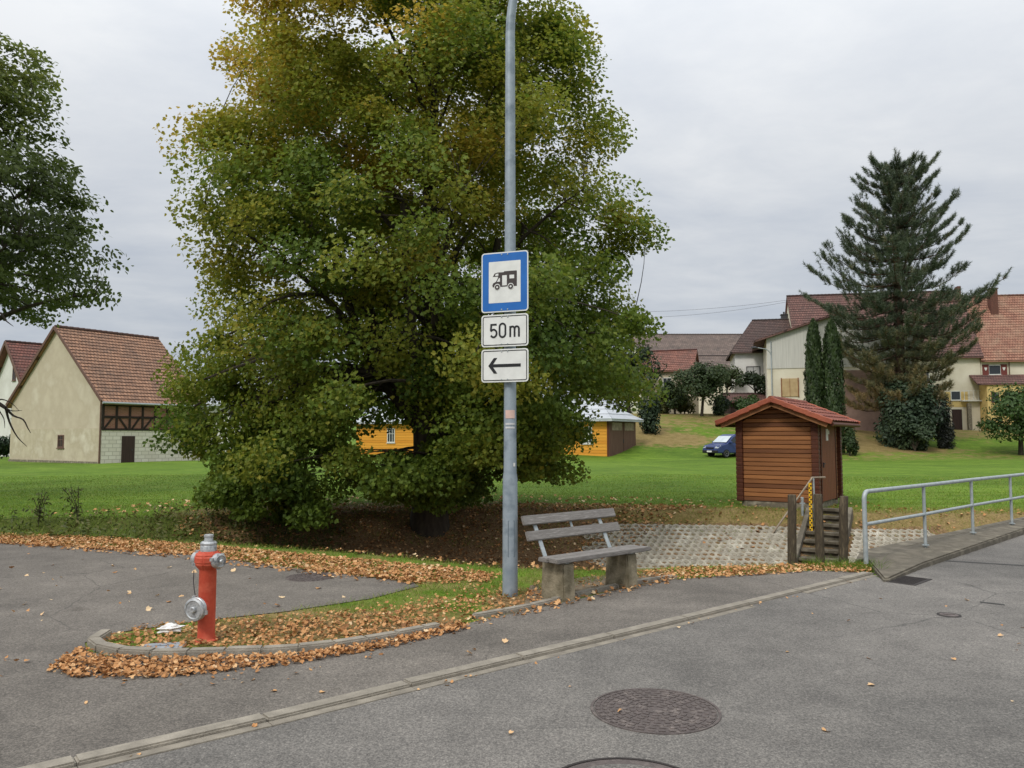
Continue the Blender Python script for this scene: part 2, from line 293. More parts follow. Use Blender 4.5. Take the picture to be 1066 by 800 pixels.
# ------------------------------------------------------------------ mesh helpers
def setp(o, label=None, cat=None, group=None, kind=None):
    if label: o['label'] = label
    if cat: o['category'] = cat
    if group: o['group'] = group
    if kind: o['kind'] = kind
    return o
def thing(name, label, cat, loc=(0, 0, 0), rz=0, group=None):
    o = bpy.data.objects.new(name, None); COL.objects.link(o); o.empty_display_size = .2
    o.location = loc; o.rotation_euler = (0, 0, rz)
    return setp(o, label, cat, group)
class MB:
    def __init__(s): s.v = []; s.f = []; s.uv = []; s.sm = []; s.mi = []
    def add(s, vs, fs, uvs=None, smooth=False, mi=0):
        o = len(s.v); s.v += [tuple(p) for p in vs]
        for k, f in enumerate(fs):
            s.f.append(tuple(o+i for i in f)); s.uv.append(uvs[k] if uvs else None); s.sm.append(smooth); s.mi.append(mi)
        return s
    def box(s, c, d, M3=None, mi=0):
        x, y, z = d[0]/2, d[1]/2, d[2]/2
        vs = [Vector((a*x, b_*y, e*z)) for a in (-1, 1) for b_ in (-1, 1) for e in (-1, 1)]
        if M3 is not None: vs = [M3 @ p for p in vs]
        vs = [p+Vector(c) for p in vs]
        fs = [(0, 1, 3, 2), (4, 6, 7, 5), (0, 4, 5, 1), (2, 3, 7, 6), (0, 2, 6, 4), (1, 5, 7, 3)]
        return s.add(vs, fs, mi=mi)
    def quad(s, a, b_, c, d, uv=None, mi=0): return s.add([a, b_, c, d], [(0, 1, 2, 3)], [uv] if uv else None, mi=mi)
    def bar(s, a, b_, w, h, up=(0, 0, 1), mi=0):      # rectangular bar from a to b
        a = Vector(a); b_ = Vector(b_); d = (b_-a); L = d.length; d.normalize()
        u = Vector(up); sd = d.cross(u).normalized(); u = sd.cross(d)
        m3 = Matrix((d, sd, u)).transposed()
        return s.box((a+b_)/2, (L, w, h), m3, mi)
    def tube(s, pts, rad, n=8, caps=True, smooth=True, mi=0):
        pts = [Vector(p) for p in pts]
        if not hasattr(rad, '__len__'): rad = [rad]*len(pts)
        o = len(s.v); ref = None; rings = []
        for k, p in enumerate(pts):
            d = (pts[min(k+1, len(pts)-1)]-pts[max(k-1, 0)]).normalized()
            if ref is None:
                ref = d.orthogonal().normalized()
            ref = (ref-d*ref.dot(d)).normalized(); bi = d.cross(ref)
            for j in range(n):
                a = 2*math.pi*j/n
                s.v.append(tuple(p+(ref*math.cos(a)+bi*math.sin(a))*rad[k]))
        for k in range(len(pts)-1):
            for j in range(n):
                j2 = (j+1) % n
                s.f.append((o+k*n+j, o+k*n+j2, o+(k+1)*n+j2, o+(k+1)*n+j)); s.uv.append(None); s.sm.append(smooth); s.mi.append(mi)
        if caps:
            s.f.append(tuple(o+j for j in reversed(range(n)))); s.uv.append(None); s.sm.append(False); s.mi.append(mi)
            e = o+(len(pts)-1)*n
            s.f.append(tuple(e+j for j in range(n))); s.uv.append(None); s.sm.append(False); s.mi.append(mi)
        return s
    def lathe(s, prof, c=(0, 0, 0), n=24, axis=None, mi=0, smooth=True):   # prof: (r, h) along axis
        ax = Vector(axis or (0, 0, 1)).normalized(); r0 = ax.orthogonal().normalized(); r1 = ax.cross(r0); c = Vector(c)
        o = len(s.v)
        for r, h in prof:
            for j in range(n):
                a = 2*math.pi*j/n; s.v.append(tuple(c+ax*h+(r0*math.cos(a)+r1*math.sin(a))*max(r, 1e-4)))
        for k in range(len(prof)-1):
            for j in range(n):
                j2 = (j+1) % n
                s.f.append((o+k*n+j, o+k*n+j2, o+(k+1)*n+j2, o+(k+1)*n+j)); s.uv.append(None); s.sm.append(smooth); s.mi.append(mi)
        for e, rev in ((o, True), (o+(len(prof)-1)*n, False)):
            idx = list(range(e, e+n)); s.f.append(tuple(reversed(idx) if rev else idx)); s.uv.append(None); s.sm.append(False); s.mi.append(mi)
        return s
    def prism(s, poly, depth, M4=None, mi=0):          # poly in local xy, extruded +z by depth
        n = len(poly); vs = [Vector((p[0], p[1], 0)) for p in poly]+[Vector((p[0], p[1], depth)) for p in poly]
        if M4 is not None: vs = [M4 @ p for p in vs]
        fs = [tuple(reversed(range(n))), tuple(range(n, 2*n))]+[(k, (k+1) % n, n+(k+1) % n, n+k) for k in range(n)]
        return s.add(vs, fs, mi=mi)
    def build(s, name, mat, parent=None, bevel=0, angle=35, seg=1):
        me = bpy.data.meshes.new(name); me.from_pydata(s.v, [], s.f)
        mats = mat if isinstance(mat, (list, tuple)) else [mat]
        for q in mats: me.materials.append(q)
        me.polygons.foreach_set('use_smooth', s.sm); me.polygons.foreach_set('material_index', s.mi)
        if any(u is not None for u in s.uv):
            ul = me.uv_layers.new(name='UVMap')
            for p, u in zip(me.polygons, s.uv):
                if u is None: continue
                for li, uvv in zip(p.loop_indices, u): ul.data[li].uv = uvv
        bm = bmesh.new(); bm.from_mesh(me)
        bmesh.ops.recalc_face_normals(bm, faces=bm.faces)
        if bevel:
            ed = [e for e in bm.edges if len(e.link_faces) == 2 and e.calc_face_angle(0) > R(30)]
            bmesh.ops.bevel(bm, geom=ed, offset=bevel, segments=seg, affect='EDGES', clamp_overlap=True)
        bm.to_mesh(me); bm.free()
        if any(s.sm): me.set_sharp_from_angle(angle=R(angle))
        o = bpy.data.objects.new(name, me); COL.objects.link(o)
        if parent: o.parent = parent
        return o
def npmesh(name, V, sizes, mat, parent=None, tone=None, smooth=False):
    """V (n,3) corners laid out face after face (unshared); sizes per face"""
    me = bpy.data.meshes.new(name); n = len(V)
    me.vertices.add(n); me.vertices.foreach_set('co', np.ascontiguousarray(V, np.float32).ravel())
    sizes = np.asarray(sizes, np.int32); st = np.concatenate([[0], np.cumsum(sizes)[:-1]]).astype(np.int32)
    me.loops.add(n); me.loops.foreach_set('vertex_index', np.arange(n, dtype=np.int32))
    me.polygons.add(len(sizes)); me.polygons.foreach_set('loop_start', st)
    me.update(calc_edges=True)
    me.materials.append(mat)
    if tone is not None:
        a = me.attributes.new('tone', 'FLOAT', 'FACE'); a.data.foreach_set('value', np.ascontiguousarray(tone, np.float32))
    me.validate()
    o = bpy.data.objects.new(name, me); COL.objects.link(o)
    if parent: o.parent = parent
    return o
# leaf templates: faces as lists of (along, side, lift)
TPL = {
 'maple': [[(0, 0, 0), (.25, .45, .1), (.62, .5, .16), (.72, .2, .05), (1.05, 0, 0)], [(0, 0, 0), (1.05, 0, 0), (.72, -.2, .05), (.62, -.5, .16), (.25, -.45, .1)]],
 'oval': [[(0, 0, 0), (.3, .26, .05), (.7, .24, .05), (1, 0, 0), (.7, -.24, .05), (.3, -.26, .05)]],
 'needle': [[(0, .055, 0), (1, 0, .02), (0, -.055, 0)]],
 'spray': [[(0, 0, 0), (.5, .2, .04), (1, 0, 0), (.5, -.2, .04)]],
 'blade': [[(0, .09, 0), (1, 0, .25), (0, -.09, 0)]],
}
def nrm(a): return a/np.maximum(np.linalg.norm(a, axis=-1, keepdims=True), 1e-9)
def leaves(name, P, N, size, tone, mat, tpl, parent=None, T=None):
    n = len(P); N = nrm(N)
    if T is None:
        T = rng.normal(size=(n, 3)); T[:, 2] -= .5
    T = nrm(T-N*np.sum(T*N, 1, keepdims=True)); B = np.cross(N, T)
    size = np.broadcast_to(size, (n,))[:, None]
    blocks = []; sz = []
    for f in TPL[tpl]:
        for (a, s_, l) in f: blocks.append(P+size*(a*T+s_*B+l*N))
        sz.append(len(f))
    V = np.stack(blocks, 1).reshape(-1, 3)
    return npmesh(name, V, np.tile(sz, n), mat, parent, np.repeat(tone, len(sz)))
def inpoly(poly, x, y):
    c = np.zeros(len(x), bool); n = len(poly); j = n-1
    for i in range(n):
        xi, yi = poly[i][0], poly[i][1]; xj, yj = poly[j][0], poly[j][1]
        cond = ((yi > y) != (yj > y)) & (x < (xj-xi)*(y-yi)/(yj-yi+1e-12)+xi)
        c ^= cond; j = i
    return c
def scatter(pxpoly, dens, world=False):
    poly = [(p[0], p[1]) for p in pxpoly] if world else [tuple(G(*p))[:2] for p in pxpoly]
    xs = [p[0] for p in poly]; ys = [p[1] for p in poly]
    A = (max(xs)-min(xs))*(max(ys)-min(ys)); n = int(A*dens)
    x = rng.uniform(min(xs), max(xs), n); y = rng.uniform(min(ys), max(ys), n)
    k = inpoly(poly, x, y); return x[k], y[k]
# ------------------------------------------------------------------ ground sheet
def axis(parts):
    out = []
    for a, b_, st in parts: out += list(np.arange(a, b_, st))
    return np.array(out)
gx = np.concatenate([-np.geomspace(700, 15, 40), axis([(-14, 14, .22)]), np.geomspace(14.2, 700, 70)])
gy = np.concatenate([axis([(-60, -10, 10), (-10, 9, 1), (9, 20, .11), (20, 40, .5), (40, 100, 1.2)]), np.geomspace(100, 900, 28)])
XX, YY = np.meshgrid(gx, gy); ZZ = terr(XX, YY)
inb = (YY > dnear(XX)+.1) & (YY < dfar(XX))
lump = np.sin(XX*5.1+YY*3)*np.cos(YY*6.3-XX*2.2)*.03
ZZ = ZZ+np.where(inb, lump, 0)
ZZ = np.where((YY < dnear(XX)) & (YY < 20), -.002, ZZ)
me = bpy.data.meshes.new('ground'); nx, ny = len(gx), len(gy)
V = np.stack([XX, YY, ZZ], -1).reshape(-1, 3)
idx = np.arange(nx*ny).reshape(ny, nx)
F = np.stack([idx[:-1, :-1], idx[:-1, 1:], idx[1:, 1:], idx[1:, :-1]], -1).reshape(-1, 4)
me.from_pydata(V.tolist(), [], F.tolist()); me.polygons.foreach_set('use_smooth', [True]*len(F))
x, y = V[:, 0], V[:, 1]
dn, df = dnear(x), dfar(x)
soil = sst(-.2, .6, y-dn)*(1-sst(.2, 1.6, y-df))*sst(-7.5, -4.5, x)
tree_r = np.hypot((x+1.5)/6, (y-17.5)/2.6); soil = np.maximum(soil, (1-sst(.8, 1.25, tree_r))*(y > dn))
soil = soil*(1-.8*sst(1.5, 3.0, x)*sst(-2.6, -2.0, y-df)); strip = sst(1.2, 2.5, x)*sst(-2.8, -2.2, y-df)*(1-sst(.1, 1.5, y-df))*(x < 12)
soil = np.maximum(soil, .35*sst(6.5, 8, x)*(1-sst(.5, 2.6, y-df))*(y > dn+.4)*(x < 40))
weedy = sst(-.3, .3, y-dn)*(1-sst(-.2, .8, y-df))*(1-sst(-7, -4.5, x))
tan = np.zeros(len(x))
for (px, py, rx, ry) in ((895, 462, 5, 5), (925, 467, 7, 2.2), (880, 447, 3, 5), (690, 457, 5, 3), (668, 447, 3, 4), (840, 462, 4, 2)):
    h = H(px, py); tan = np.maximum(tan, 1.1*np.exp(-((x-h.x)/rx)**2-((y-h.y)/ry)**2))
tan = np.maximum(tan, .45*np.exp(-((y-60)/6)**2)*(x > 20)*(x < 60))
tan = np.maximum(tan, .95*strip); tan = np.maximum(tan, .62*sst(64, 74, y)*(x > 2)*(y < 110)); tan = np.maximum(tan, .5*sst(8, 9, x)*(1-sst(.5, 2.6, y-df))*(y > dn+.4)*(x < 30))
isl = [tuple(G(*p))[:2] for p in ((85, 676), (150, 686), (300, 683), (460, 658), (560, 634), (650, 613), (700, 605), (640, 602), (560, 618), (480, 636), (400, 642), (300, 646), (200, 654), (110, 660))]
tan = np.maximum(tan, .40*(y < dn+.2)*(y > 4)*(x < 6)); ii = inpoly(isl, x, y); soil = np.where(ii, .56, soil); tan = np.where(ii, .85, tan)
pv = (x > 1.3)*(x < 9.2)*(y < df-.55)*(y > dn+.3); soil = np.where(pv, 1, soil)
for nm_2, arr in (('soil', soil), ('weedy', weedy), ('tan', tan)):
    a = me.attributes.new(nm_2, 'FLOAT', 'POINT'); a.data.foreach_set('value', arr.astype(np.float32))
me.materials.append(M['ground'])
go = bpy.data.objects.new('ground', me); COL.objects.link(go); setp(go, kind='structure')
# ------------------------------------------------------------------ road, pavement, kerbs
def sheet(name, pts, z, mat):
    bm = bmesh.new(); vs = [bm.verts.new((p[0], p[1], z)) for p in pts]
    for t_ in tessellate_polygon([[Vector((p[0], p[1], 0)) for p in pts]]): bm.faces.new([vs[k] for k in t_])
    bm.normal_update()
    for f in bm.faces:
        if f.normal.z < 0: f.normal_flip()
    me = bpy.data.meshes.new(name); bm.to_mesh(me); bm.free(); me.materials.append(mat)
    o = bpy.data.objects.new(name, me); COL.objects.link(o); return setp(o, kind='structure')
k0 = G(80, 800); k1 = G(480, 704); k2 = G(908, 599)
kd = (k1-k0).normalized(); kback = k0-kd*14
kerbline = [kback, k0, G(280, 753), k1, G(700, 651), k2]
L0, L1, L2 = G(926, 606), G(962, 592), G(1066, 557)
ld = (L2-L1).normalized(); ld2 = Vector((.80, .60, 0))
roadedge = kerbline+[L0, L1, L2, L2+ld*8, L2+ld*8+ld2*30, L2+ld*8+ld2*30+Vector((.95, .3, 0))*80]
off = Vector((kd.y, -kd.x, 0))*7.5
roadpts = roadedge+[p+off for p in reversed(roadedge)]
sheet('road', roadpts, .004, M['road'])
pav = kerbline+[G(912, 597), G(850, 594.5), G(740, 601), G(700, 604), G(650, 613), G(560, 634), G(500, 646), G(460, 658), G(380, 673), G(300, 683), G(150, 687), G(112, 684), G(90, 678), G(88, 670), G(110, 661), G(200, 648), G(300, 637), G(385, 624), G(436, 611), G(430, 607), G(330, 595), G(200, 578), G(0, 564), Vector((-14, 13.1, 0)), Vector((-40, 13.6, 0)), Vector((-40, -8, 0))]
sheet('pavement', pav, .006, M['path'])
def kerb(name, line, w, h, mat, seglen=1.0, side=1, gap=.006, round_=.012):
    mb = MB()
    pts = [Vector(p) for p in line]
    L = [0]
    for a, b_ in zip(pts, pts[1:]): L.append(L[-1]+(b_-a).length)
    def at(s_):
        for k in range(len(pts)-1):
            if s_ <= L[k+1]: return pts[k].lerp(pts[k+1], (s_-L[k])/(L[k+1]-L[k]))
        return pts[-1]
    s_ = 0
    while s_ < L[-1]-.05:
        e = min(s_+seglen, L[-1]); a, b_ = at(s_+gap/2), at(e-gap/2); d = (b_-a).normalized(); nrm_ = Vector((-d.y, d.x, 0))*side
        dz = random.uniform(-.004, .004)
        a2 = a+nrm_*w/2; b2 = b_+nrm_*w/2
        a2.z = b2.z = (h-.25)/2+dz
        mb.bar(a2, b2, w, h+.25); s_ = e
    o = mb.build(name, mat, None, round_, seg=2); return setp(o, kind='structure')
kerb('kerb', kerbline, .115, .032, M['kerbstone'], 1.0, 1, .004, .010)
gl = [p-Vector((-kd.y, kd.x, 0))*.003 for p in kerbline]
kerb('gutter', gl, .075, .007, M['gutter'], 1.0, -1, .003, .002)
def smoothline(pts, n=6):
    out = []
    P = [pts[0]]+pts+[pts[-1]]
    for k in range(1, len(P)-2):
        for j in range(n):
            t = j/n; p0, p1, p2, p3 = P[k-1], P[k], P[k+1], P[k+2]
            out.append(.5*((2*p1)+(-p0+p2)*t+(2*p0-5*p1+4*p2-p3)*t*t+(-p0+3*p1-3*p2+p3)*t**3))
    out.append(pts[-1]); return out
islk = smoothline([G(104, 663), G(95, 666), G(90, 671), G(96, 678), G(120, 684), G(160, 686), G(300, 682), G(380, 672), G(460, 657)], 5)
kerb('verge_kerb', islk, .1, .06, M['kerbstone'], .28, 1, .001, .012)
islk2 = smoothline([G(496, 645), G(560, 633), G(620, 618), G(665, 608.5), G(706, 602.5)], 3)
kerb('verge_kerb', islk2, .09, .045, M['kerbstone'], .35, 1, .003, .012)
# raised edge of the bridge under the railing
back = [G(893, 584, .12), G(905, 581, .12), G(965, 566, .12), G(1015, 553, .12), G(1057, 543.5, .12)]
back.append(back[-1]+(back[-1]-back[-2]).normalized()*8)
front = [G(920, 602, .05), L0, L1, L2, L2+ld*7]
bm = bmesh.new()
poly = [Vector((p.x, p.y, 0)) for p in front]+[Vector((p.x, p.y, 0))+Vector((-.1, .12, 0)) for p in reversed(back[1:])]+[G(897, 583)]
htop = lambda p: .04+.07*min(1, max(0, (p.y-8.9)/2.2))
vt = [bm.verts.new((p.x, p.y, htop(p))) for p in poly]; vb = [bm.verts.new((p.x, p.y, -1.7)) for p in poly]
bm.faces.new(vt); bm.faces.new(list(reversed(vb)))
for k in range(len(poly)): bm.faces.new((vt[k], vb[k], vb[(k+1) % len(poly)], vt[(k+1) % len(poly)]))
bmesh.ops.recalc_face_normals(bm, faces=bm.faces)
ed = [e for e in bm.edges if all(v_.co.z > 0 for v_ in e.verts)]
bmesh.ops.bevel(bm, geom=ed, offset=.02, segments=2, affect='EDGES', clamp_overlap=True)
me = bpy.data.meshes.new('bridge_edge'); bm.to_mesh(me); bm.free(); me.materials.append(M['deckc'])
o = bpy.data.objects.new('bridge_edge', me); COL.objects.link(o); setp(o, kind='structure')
# bench standing patch of bare ground / slab
sheet('bench_patch', [G(545, 632), G(640, 611), G(705, 601), G(690, 595), G(610, 601), G(552, 610)], .005, pm('trodden_dirt', S(108, 96, 78), S(138, 124, 102), 5, .95, 0, .6, 40))
# seams in the road
mb = MB(); a, b_ = G(984, 584), G(1066, 589); sd = (G(984, 586)-a)*.45
mb.quad(a+Vector((0, 0, .008)), b_+Vector((0, 0, .008)), b_+sd+Vector((0, 0, .008)), a+sd+Vector((0, 0, .008)))
a, b_ = G(1020, 627), G(1046, 630); mb.quad(*[p+Vector((0, 0, .008)) for p in (a, b_, G(1046, 631), G(1020, 628))])
setp(mb.build('tar_seam', M['tar']), kind='structure')
# ------------------------------------------------------------------ grass grid pavers on the far bank (real lattice)
sl = math.atan(.47)
def bankpt(px, py, lift=0): return H(px, py)
def bank_line_y(x, z): return float(dfar(x))-(-z)/.47
mb = MB()
u0, u1 = 1.6, 8.9
roww, hole, bar_ = .165, .105, .06
zt = -.30
def surf(x, s):          # s metres down the slope from the upper edge
    yt = bank_line_y(x, zt)-.0
    return Vector((x, yt-s*math.cos(sl), zt-s*math.sin(sl)+.035))
top0 = At(861, 455, 17.35); bot0 = At(846, 455, 15.6); sd0 = Vector((bot0.x-top0.x, bot0.y-top0.y, 0)).normalized()
cw, ca, cb_ = .150, .100, .054
rowh = ca+cb_
nrows = 13
for r_ in range(nrows):
    s0 = .11+r_*rowh; xx = u0+(cw/2 if r_ % 2 else 0)+.3*math.sin(r_*2.3)*0
    left_cut = max(0, round(2.2*math.sin(r_*1.9)+1.5))
    xx += left_cut*cw
    while xx < u1:
        out_ = [(0, -ca), (cw/2, -cb_), (cw/2, cb_), (0, ca), (-cw/2, cb_), (-cw/2, -cb_)]
        pc = surf(xx, s0); rel = Vector((pc.x-top0.x, pc.y-top0.y, 0)); al = rel.dot(sd0); ac = abs(rel.dot(Vector((-sd0.y, sd0.x, 0))))
        if ac < .50 and -.2 < al < 2.4: xx += cw; continue
        dz = random.uniform(-.006, .006); f_ = random.uniform(.65, .71)
        O = [surf(xx+a, s0+b_)+Vector((0, 0, dz)) for a, b_ in out_]; I = [surf(xx+a*f_, s0+b_*f_)+Vector((0, 0, dz)) for a, b_ in out_]
        D = [p-Vector((0, .025, .055)) for p in I]
        mb.add(O+I+D, [(k, (k+1) % 6, 6+(k+1) % 6, 6+k) for k in range(6)]+[(6+k, 6+(k+1) % 6, 12+(k+1) % 6, 12+k) for k in range(6)])
        xx += cw
setp(mb.build('paved_bank', M['paver']), kind='structure')

# ------------------------------------------------------------------ lamp post, signs
base = G(531, 620)
post = thing('lamp_post', 'tall grey galvanised lamp post at the kerb carrying three signs', 'lamp post', (base.x, base.y, 0))
mb = MB()
mb.tube([(0, 0, -.3), (0, 0, 1.25), (0, 0, 1.32), (0, 0, 3.2), (0, 0, 6.25)], [.083, .080, .070, .063, .053], 24, caps=True)
mb.build('pole', M['galv'], post)
arm = [(0, 0, 6.25)]
for k in range(1, 13):
    t = k/12; arm.append((.9*t**2.0, -.55*t**2.0, 6.25+1.5*math.sin(t*1.25)/math.sin(1.25)))
mb = MB(); mb.tube(arm, [.053-.02*k/12 for k in range(13)], 18); mb.build('arm', M['galv'], post)
mb = MB(); e = Vector(arm[-1]); d = Vector((.85, -.52, .05)).normalized()
for s_, w in ((0, .06), (.12, .12), (.45, .14), (.62, .06)): pass
mb.tube([e-d*.05, e+d*.08, e+d*.2, e+d*.5, e+d*.62], [.045, .07, .12, .13, .05], 16); mb.build('lamp_head', M['darkmetal'], post)
mb = MB()   # service door: raised outline
for (xa, za, xb, zb) in ((-.02, .42, -.02, .80), (.045, .42, .045, .80), (-.02, .42, .045, .42), (-.02, .80, .045, .80)):
    f = lambda q, z: Vector((q, -math.sqrt(max(.0815**2-q*q, 0)), z))
    mb.bar(f(xa, za), f(xb, zb), .006, .006, (0, 1, 0))
mb.build('service_door', M['door_edge'], post)
def sticker(z, x0, x1, h, mat, lab):
    mb = MB(); n = 6; r = .0775-.0045*min(1, max(0, (z-1.3)/1.9)) if z < 1.25 else .0715-.006*(z-1.3)/1.9+.0012
    r = (.081 if z < 1.25 else .0715)+.001
    for k in range(n):
        a, b_ = x0+(x1-x0)*k/n, x0+(x1-x0)*(k+1)/n; f = lambda q, zz: (q, -math.sqrt(max(r*r-q*q, 0)), zz)
        mb.quad(f(a, z), f(b_, z), f(b_, z+h), f(a, z+h))
    o = mb.build('sticker', mat, post); o['label'] = lab
sticker(1.90, -.05, .05, .09, M['stickerred'], 'faded red sticker on the pole')
sticker(1.83, -.05, .05, .02, M['stickerw'], 'narrow faded white sticker strip on the pole')
sticker(1.79, -.05, .05, .02, M['stickerw'], 'narrow faded white sticker strip on the pole')
sticker(1.38, .035, .055, .04, M['paper'], 'small white scrap of sticker')

YAW = R(-20)
def plate(px0, py_t, px1, py_b, name, label):
    Y = base.y-.10
    a = At(525.5, py_t, Y); b_ = At(525.5, py_b, Y)
    w = .545; h = a.z-b_.z
    r = thing(name, label, 'traffic sign', (a.x, Y, (a.z+b_.z)/2), YAW)
    return r, w, h
def rrect(w, h, r, n=6):
    out = []
    for cx, cy, a0 in ((w/2-r, h/2-r, 0), (-w/2+r, h/2-r, 90), (-w/2+r, -h/2+r, 180), (w/2-r, -h/2+r, 270)):
        for k in range(n+1):
            a = R(a0+90*k/n); out.append((cx+r*math.cos(a), cy+r*math.sin(a)))
    return out
FACE = Matrix(((1, 0, 0, 0), (0, 0, -1, 0), (0, 1, 0, 0), (0, 0, 0, 1)))      # xy -> xz, extrude towards -y
def fl(mb, poly, y, d=.0012): mb.prism(poly, d, Matrix.Translation((0, -y, 0)) @ FACE)
def ring(mb, w, h, t, r, y, d=.0012):
    a = rrect(w, h, r); b_ = rrect(w-2*t, h-2*t, max(r-t, .004)); n = len(a)
    for k in range(n):
        fl(mb, [a[k], a[(k+1) % n], b_[(k+1) % n], b_[k]], y, d)
def clamps(root, h):
    for z in (h/2-.05, -h/2+.05):
        mb = MB(); mb.bar((-.09, .012, z), (.09, .012, z), .018, .03); mb.tube([(0, .1, z), (0, .02, z)], .02, 8); mb.build('bracket', M['galv2'], root)
    for z in (h/2-.028, -h/2+.028):
        for x in (-.035, .035):
            mb = MB(); mb.lathe([(.008, 0), (.008, .003), (.004, .005)], (x, -.006, z), 10, (0, -1, 0)); mb.build('bolt', M['galv2'], root)
# camper sign
r, w, h = plate(501, 262.5, 551, 325, 'camper_sign', 'blue and white square sign with a motorhome symbol, topmost on the post')
mb = MB(); fl(mb, rrect(w, h, .035), 0, .004); mb.build('sign_panel', M['signw'], r)
mb = MB(); a = rrect(w-.026, h-.026, .026); fl(mb, a, .0041); mb.build('blue_field', M['signb'], r)
iw, ih = w*.68, h*.69
mb = MB(); fl(mb, rrect(iw, ih, .006), .0054); mb.build('white_field', M['signw'], r)
mb = MB(); q = .295/132
def cs(pts): return [((x-66)*q, -(y-52)*q) for x, y in pts]
fl(mb, cs([(4, 24), (14, 8), (30, 4), (62, 4), (64, 0), (128, 0), (130, 4), (130, 76), (118, 76), (4, 76), (2, 66), (6, 56), (20, 50), (32, 30), (32, 24)]), .0067)
mb.build('motorhome_symbol', M['signcamp'], r)
mb = MB()
fl(mb, cs([(16, 20), (20, 11), (34, 9), (34, 20)]), .0080)
fl(mb, cs([(26, 50), (38, 32), (42, 32), (42, 50)]), .0080)
fl(mb, cs([(54, 20), (78, 20), (78, 70), (54, 70)]), .0080)
fl(mb, cs([(92, 20), (116, 20), (116, 38), (92, 38)]), .0080)
for cx in (28, 98): fl(mb, [((cx-66)*q+16*q*math.cos(t), -(76-52)*q+16*q*math.sin(t)) for t in [2*math.pi*k/20 for k in range(20)]], .0080)
mb.build('white_cutout', M['signw'], r)
mb = MB()
for cx in (28, 98): mb = MB(); fl(mb, [((cx-66)*q+13*q*math.cos(t), -(77-52)*q+13*q*math.sin(t)) for t in [2*math.pi*k/20 for k in range(20)]], .0093); mb.build('wheel_symbol', M['signcamp'], r)
for cx in (28, 98): mb = MB(); fl(mb, [((cx-66)*q+5*q*math.cos(t), -(77-52)*q+5*q*math.sin(t)) for t in [2*math.pi*k/16 for k in range(16)]], .0106); mb.build('wheel_hub', M['signw'], r)
clamps(r, h)
# distance plate
r, w, h = plate(501, 327.5, 551, 361, 'distance_sign', 'white plate reading 50 m on the post, between the camper sign and the arrow plate')
mb = MB(); fl(mb, rrect(w, h, .035), 0, .004); mb.build('sign_panel', M['signw'], r)
mb = MB(); ring(mb, w-.03, h-.03, .010, .024, .0041); mb.build('black_border', M['signk'], r)
def stroke(mb, pts, t, y):
    pts = [Vector((p[0], p[1], 0)) for p in pts]
    L_, R_ = [], []
    for k, p in enumerate(pts):
        d = (pts[min(k+1, len(pts)-1)]-pts[max(k-1, 0)]).normalized(); n = Vector((-d.y, d.x, 0))*t/2
        L_.append(p+n); R_.append(p-n)
    for k in range(len(pts)-1):
        fl(mb, [L_[k][:2], L_[k+1][:2], R_[k+1][:2], R_[k][:2]], y)
def arc(cx, cy, rx, ry, a0, a1, n=14): return [(cx+rx*math.cos(R(a0+(a1-a0)*k/n)), cy+ry*math.sin(R(a0+(a1-a0)*k/n))) for k in range(n+1)]
mb = MB(); T = .021; X = -.165
stroke(mb, [(X+.072, .068), (X+.006, .068)], T, .0054); stroke(mb, [(X+.010, .078), (X+.004, .002)], T, .0056)
stroke(mb, [(X+.004, .004)]+arc(X+.036, -.028, .036, .042, 140, -150), T, .0058)
X = -.055
stroke(mb, arc(X+.03, .040, .034, .036, 0, 180)+arc(X+.03, -.036, .034, .036, 180, 360)+[(X+.064, .040)], T, .0054)
X = .065
stroke(mb, [(X, .045), (X, -.076)], T, .0054)
for k in (0, 1):
    xx = X+k*.05; stroke(mb, arc(xx+.025, .012, .025, .026, 170, 0)+[(xx+.05, -.076)], T, .0056+.0002*k)
mb.build('lettering', M['signk'], r); clamps(r, h)
# arrow plate
r, w, h = plate(500, 363.5, 550, 398, 'arrow_sign', 'white plate with a black arrow pointing left, lowest on the post')
mb = MB(); fl(mb, rrect(w, h, .035), 0, .004); mb.build('sign_panel', M['signw'], r)
mb = MB(); ring(mb, w-.03, h-.03, .010, .024, .0041); mb.build('black_border', M['signk'], r)
mb = MB(); fl(mb, [(-.165, .017), (.185, .017), (.185, -.017), (-.165, -.017)], .0054)
fl(mb, [(-.19, 0), (-.125, .085), (-.085, .085), (-.145, 0)], .0056); fl(mb, [(-.19, 0), (-.145, 0), (-.085, -.085), (-.125, -.085)], .0058)
mb.build('arrow', M['signk'], r); clamps(r, h)

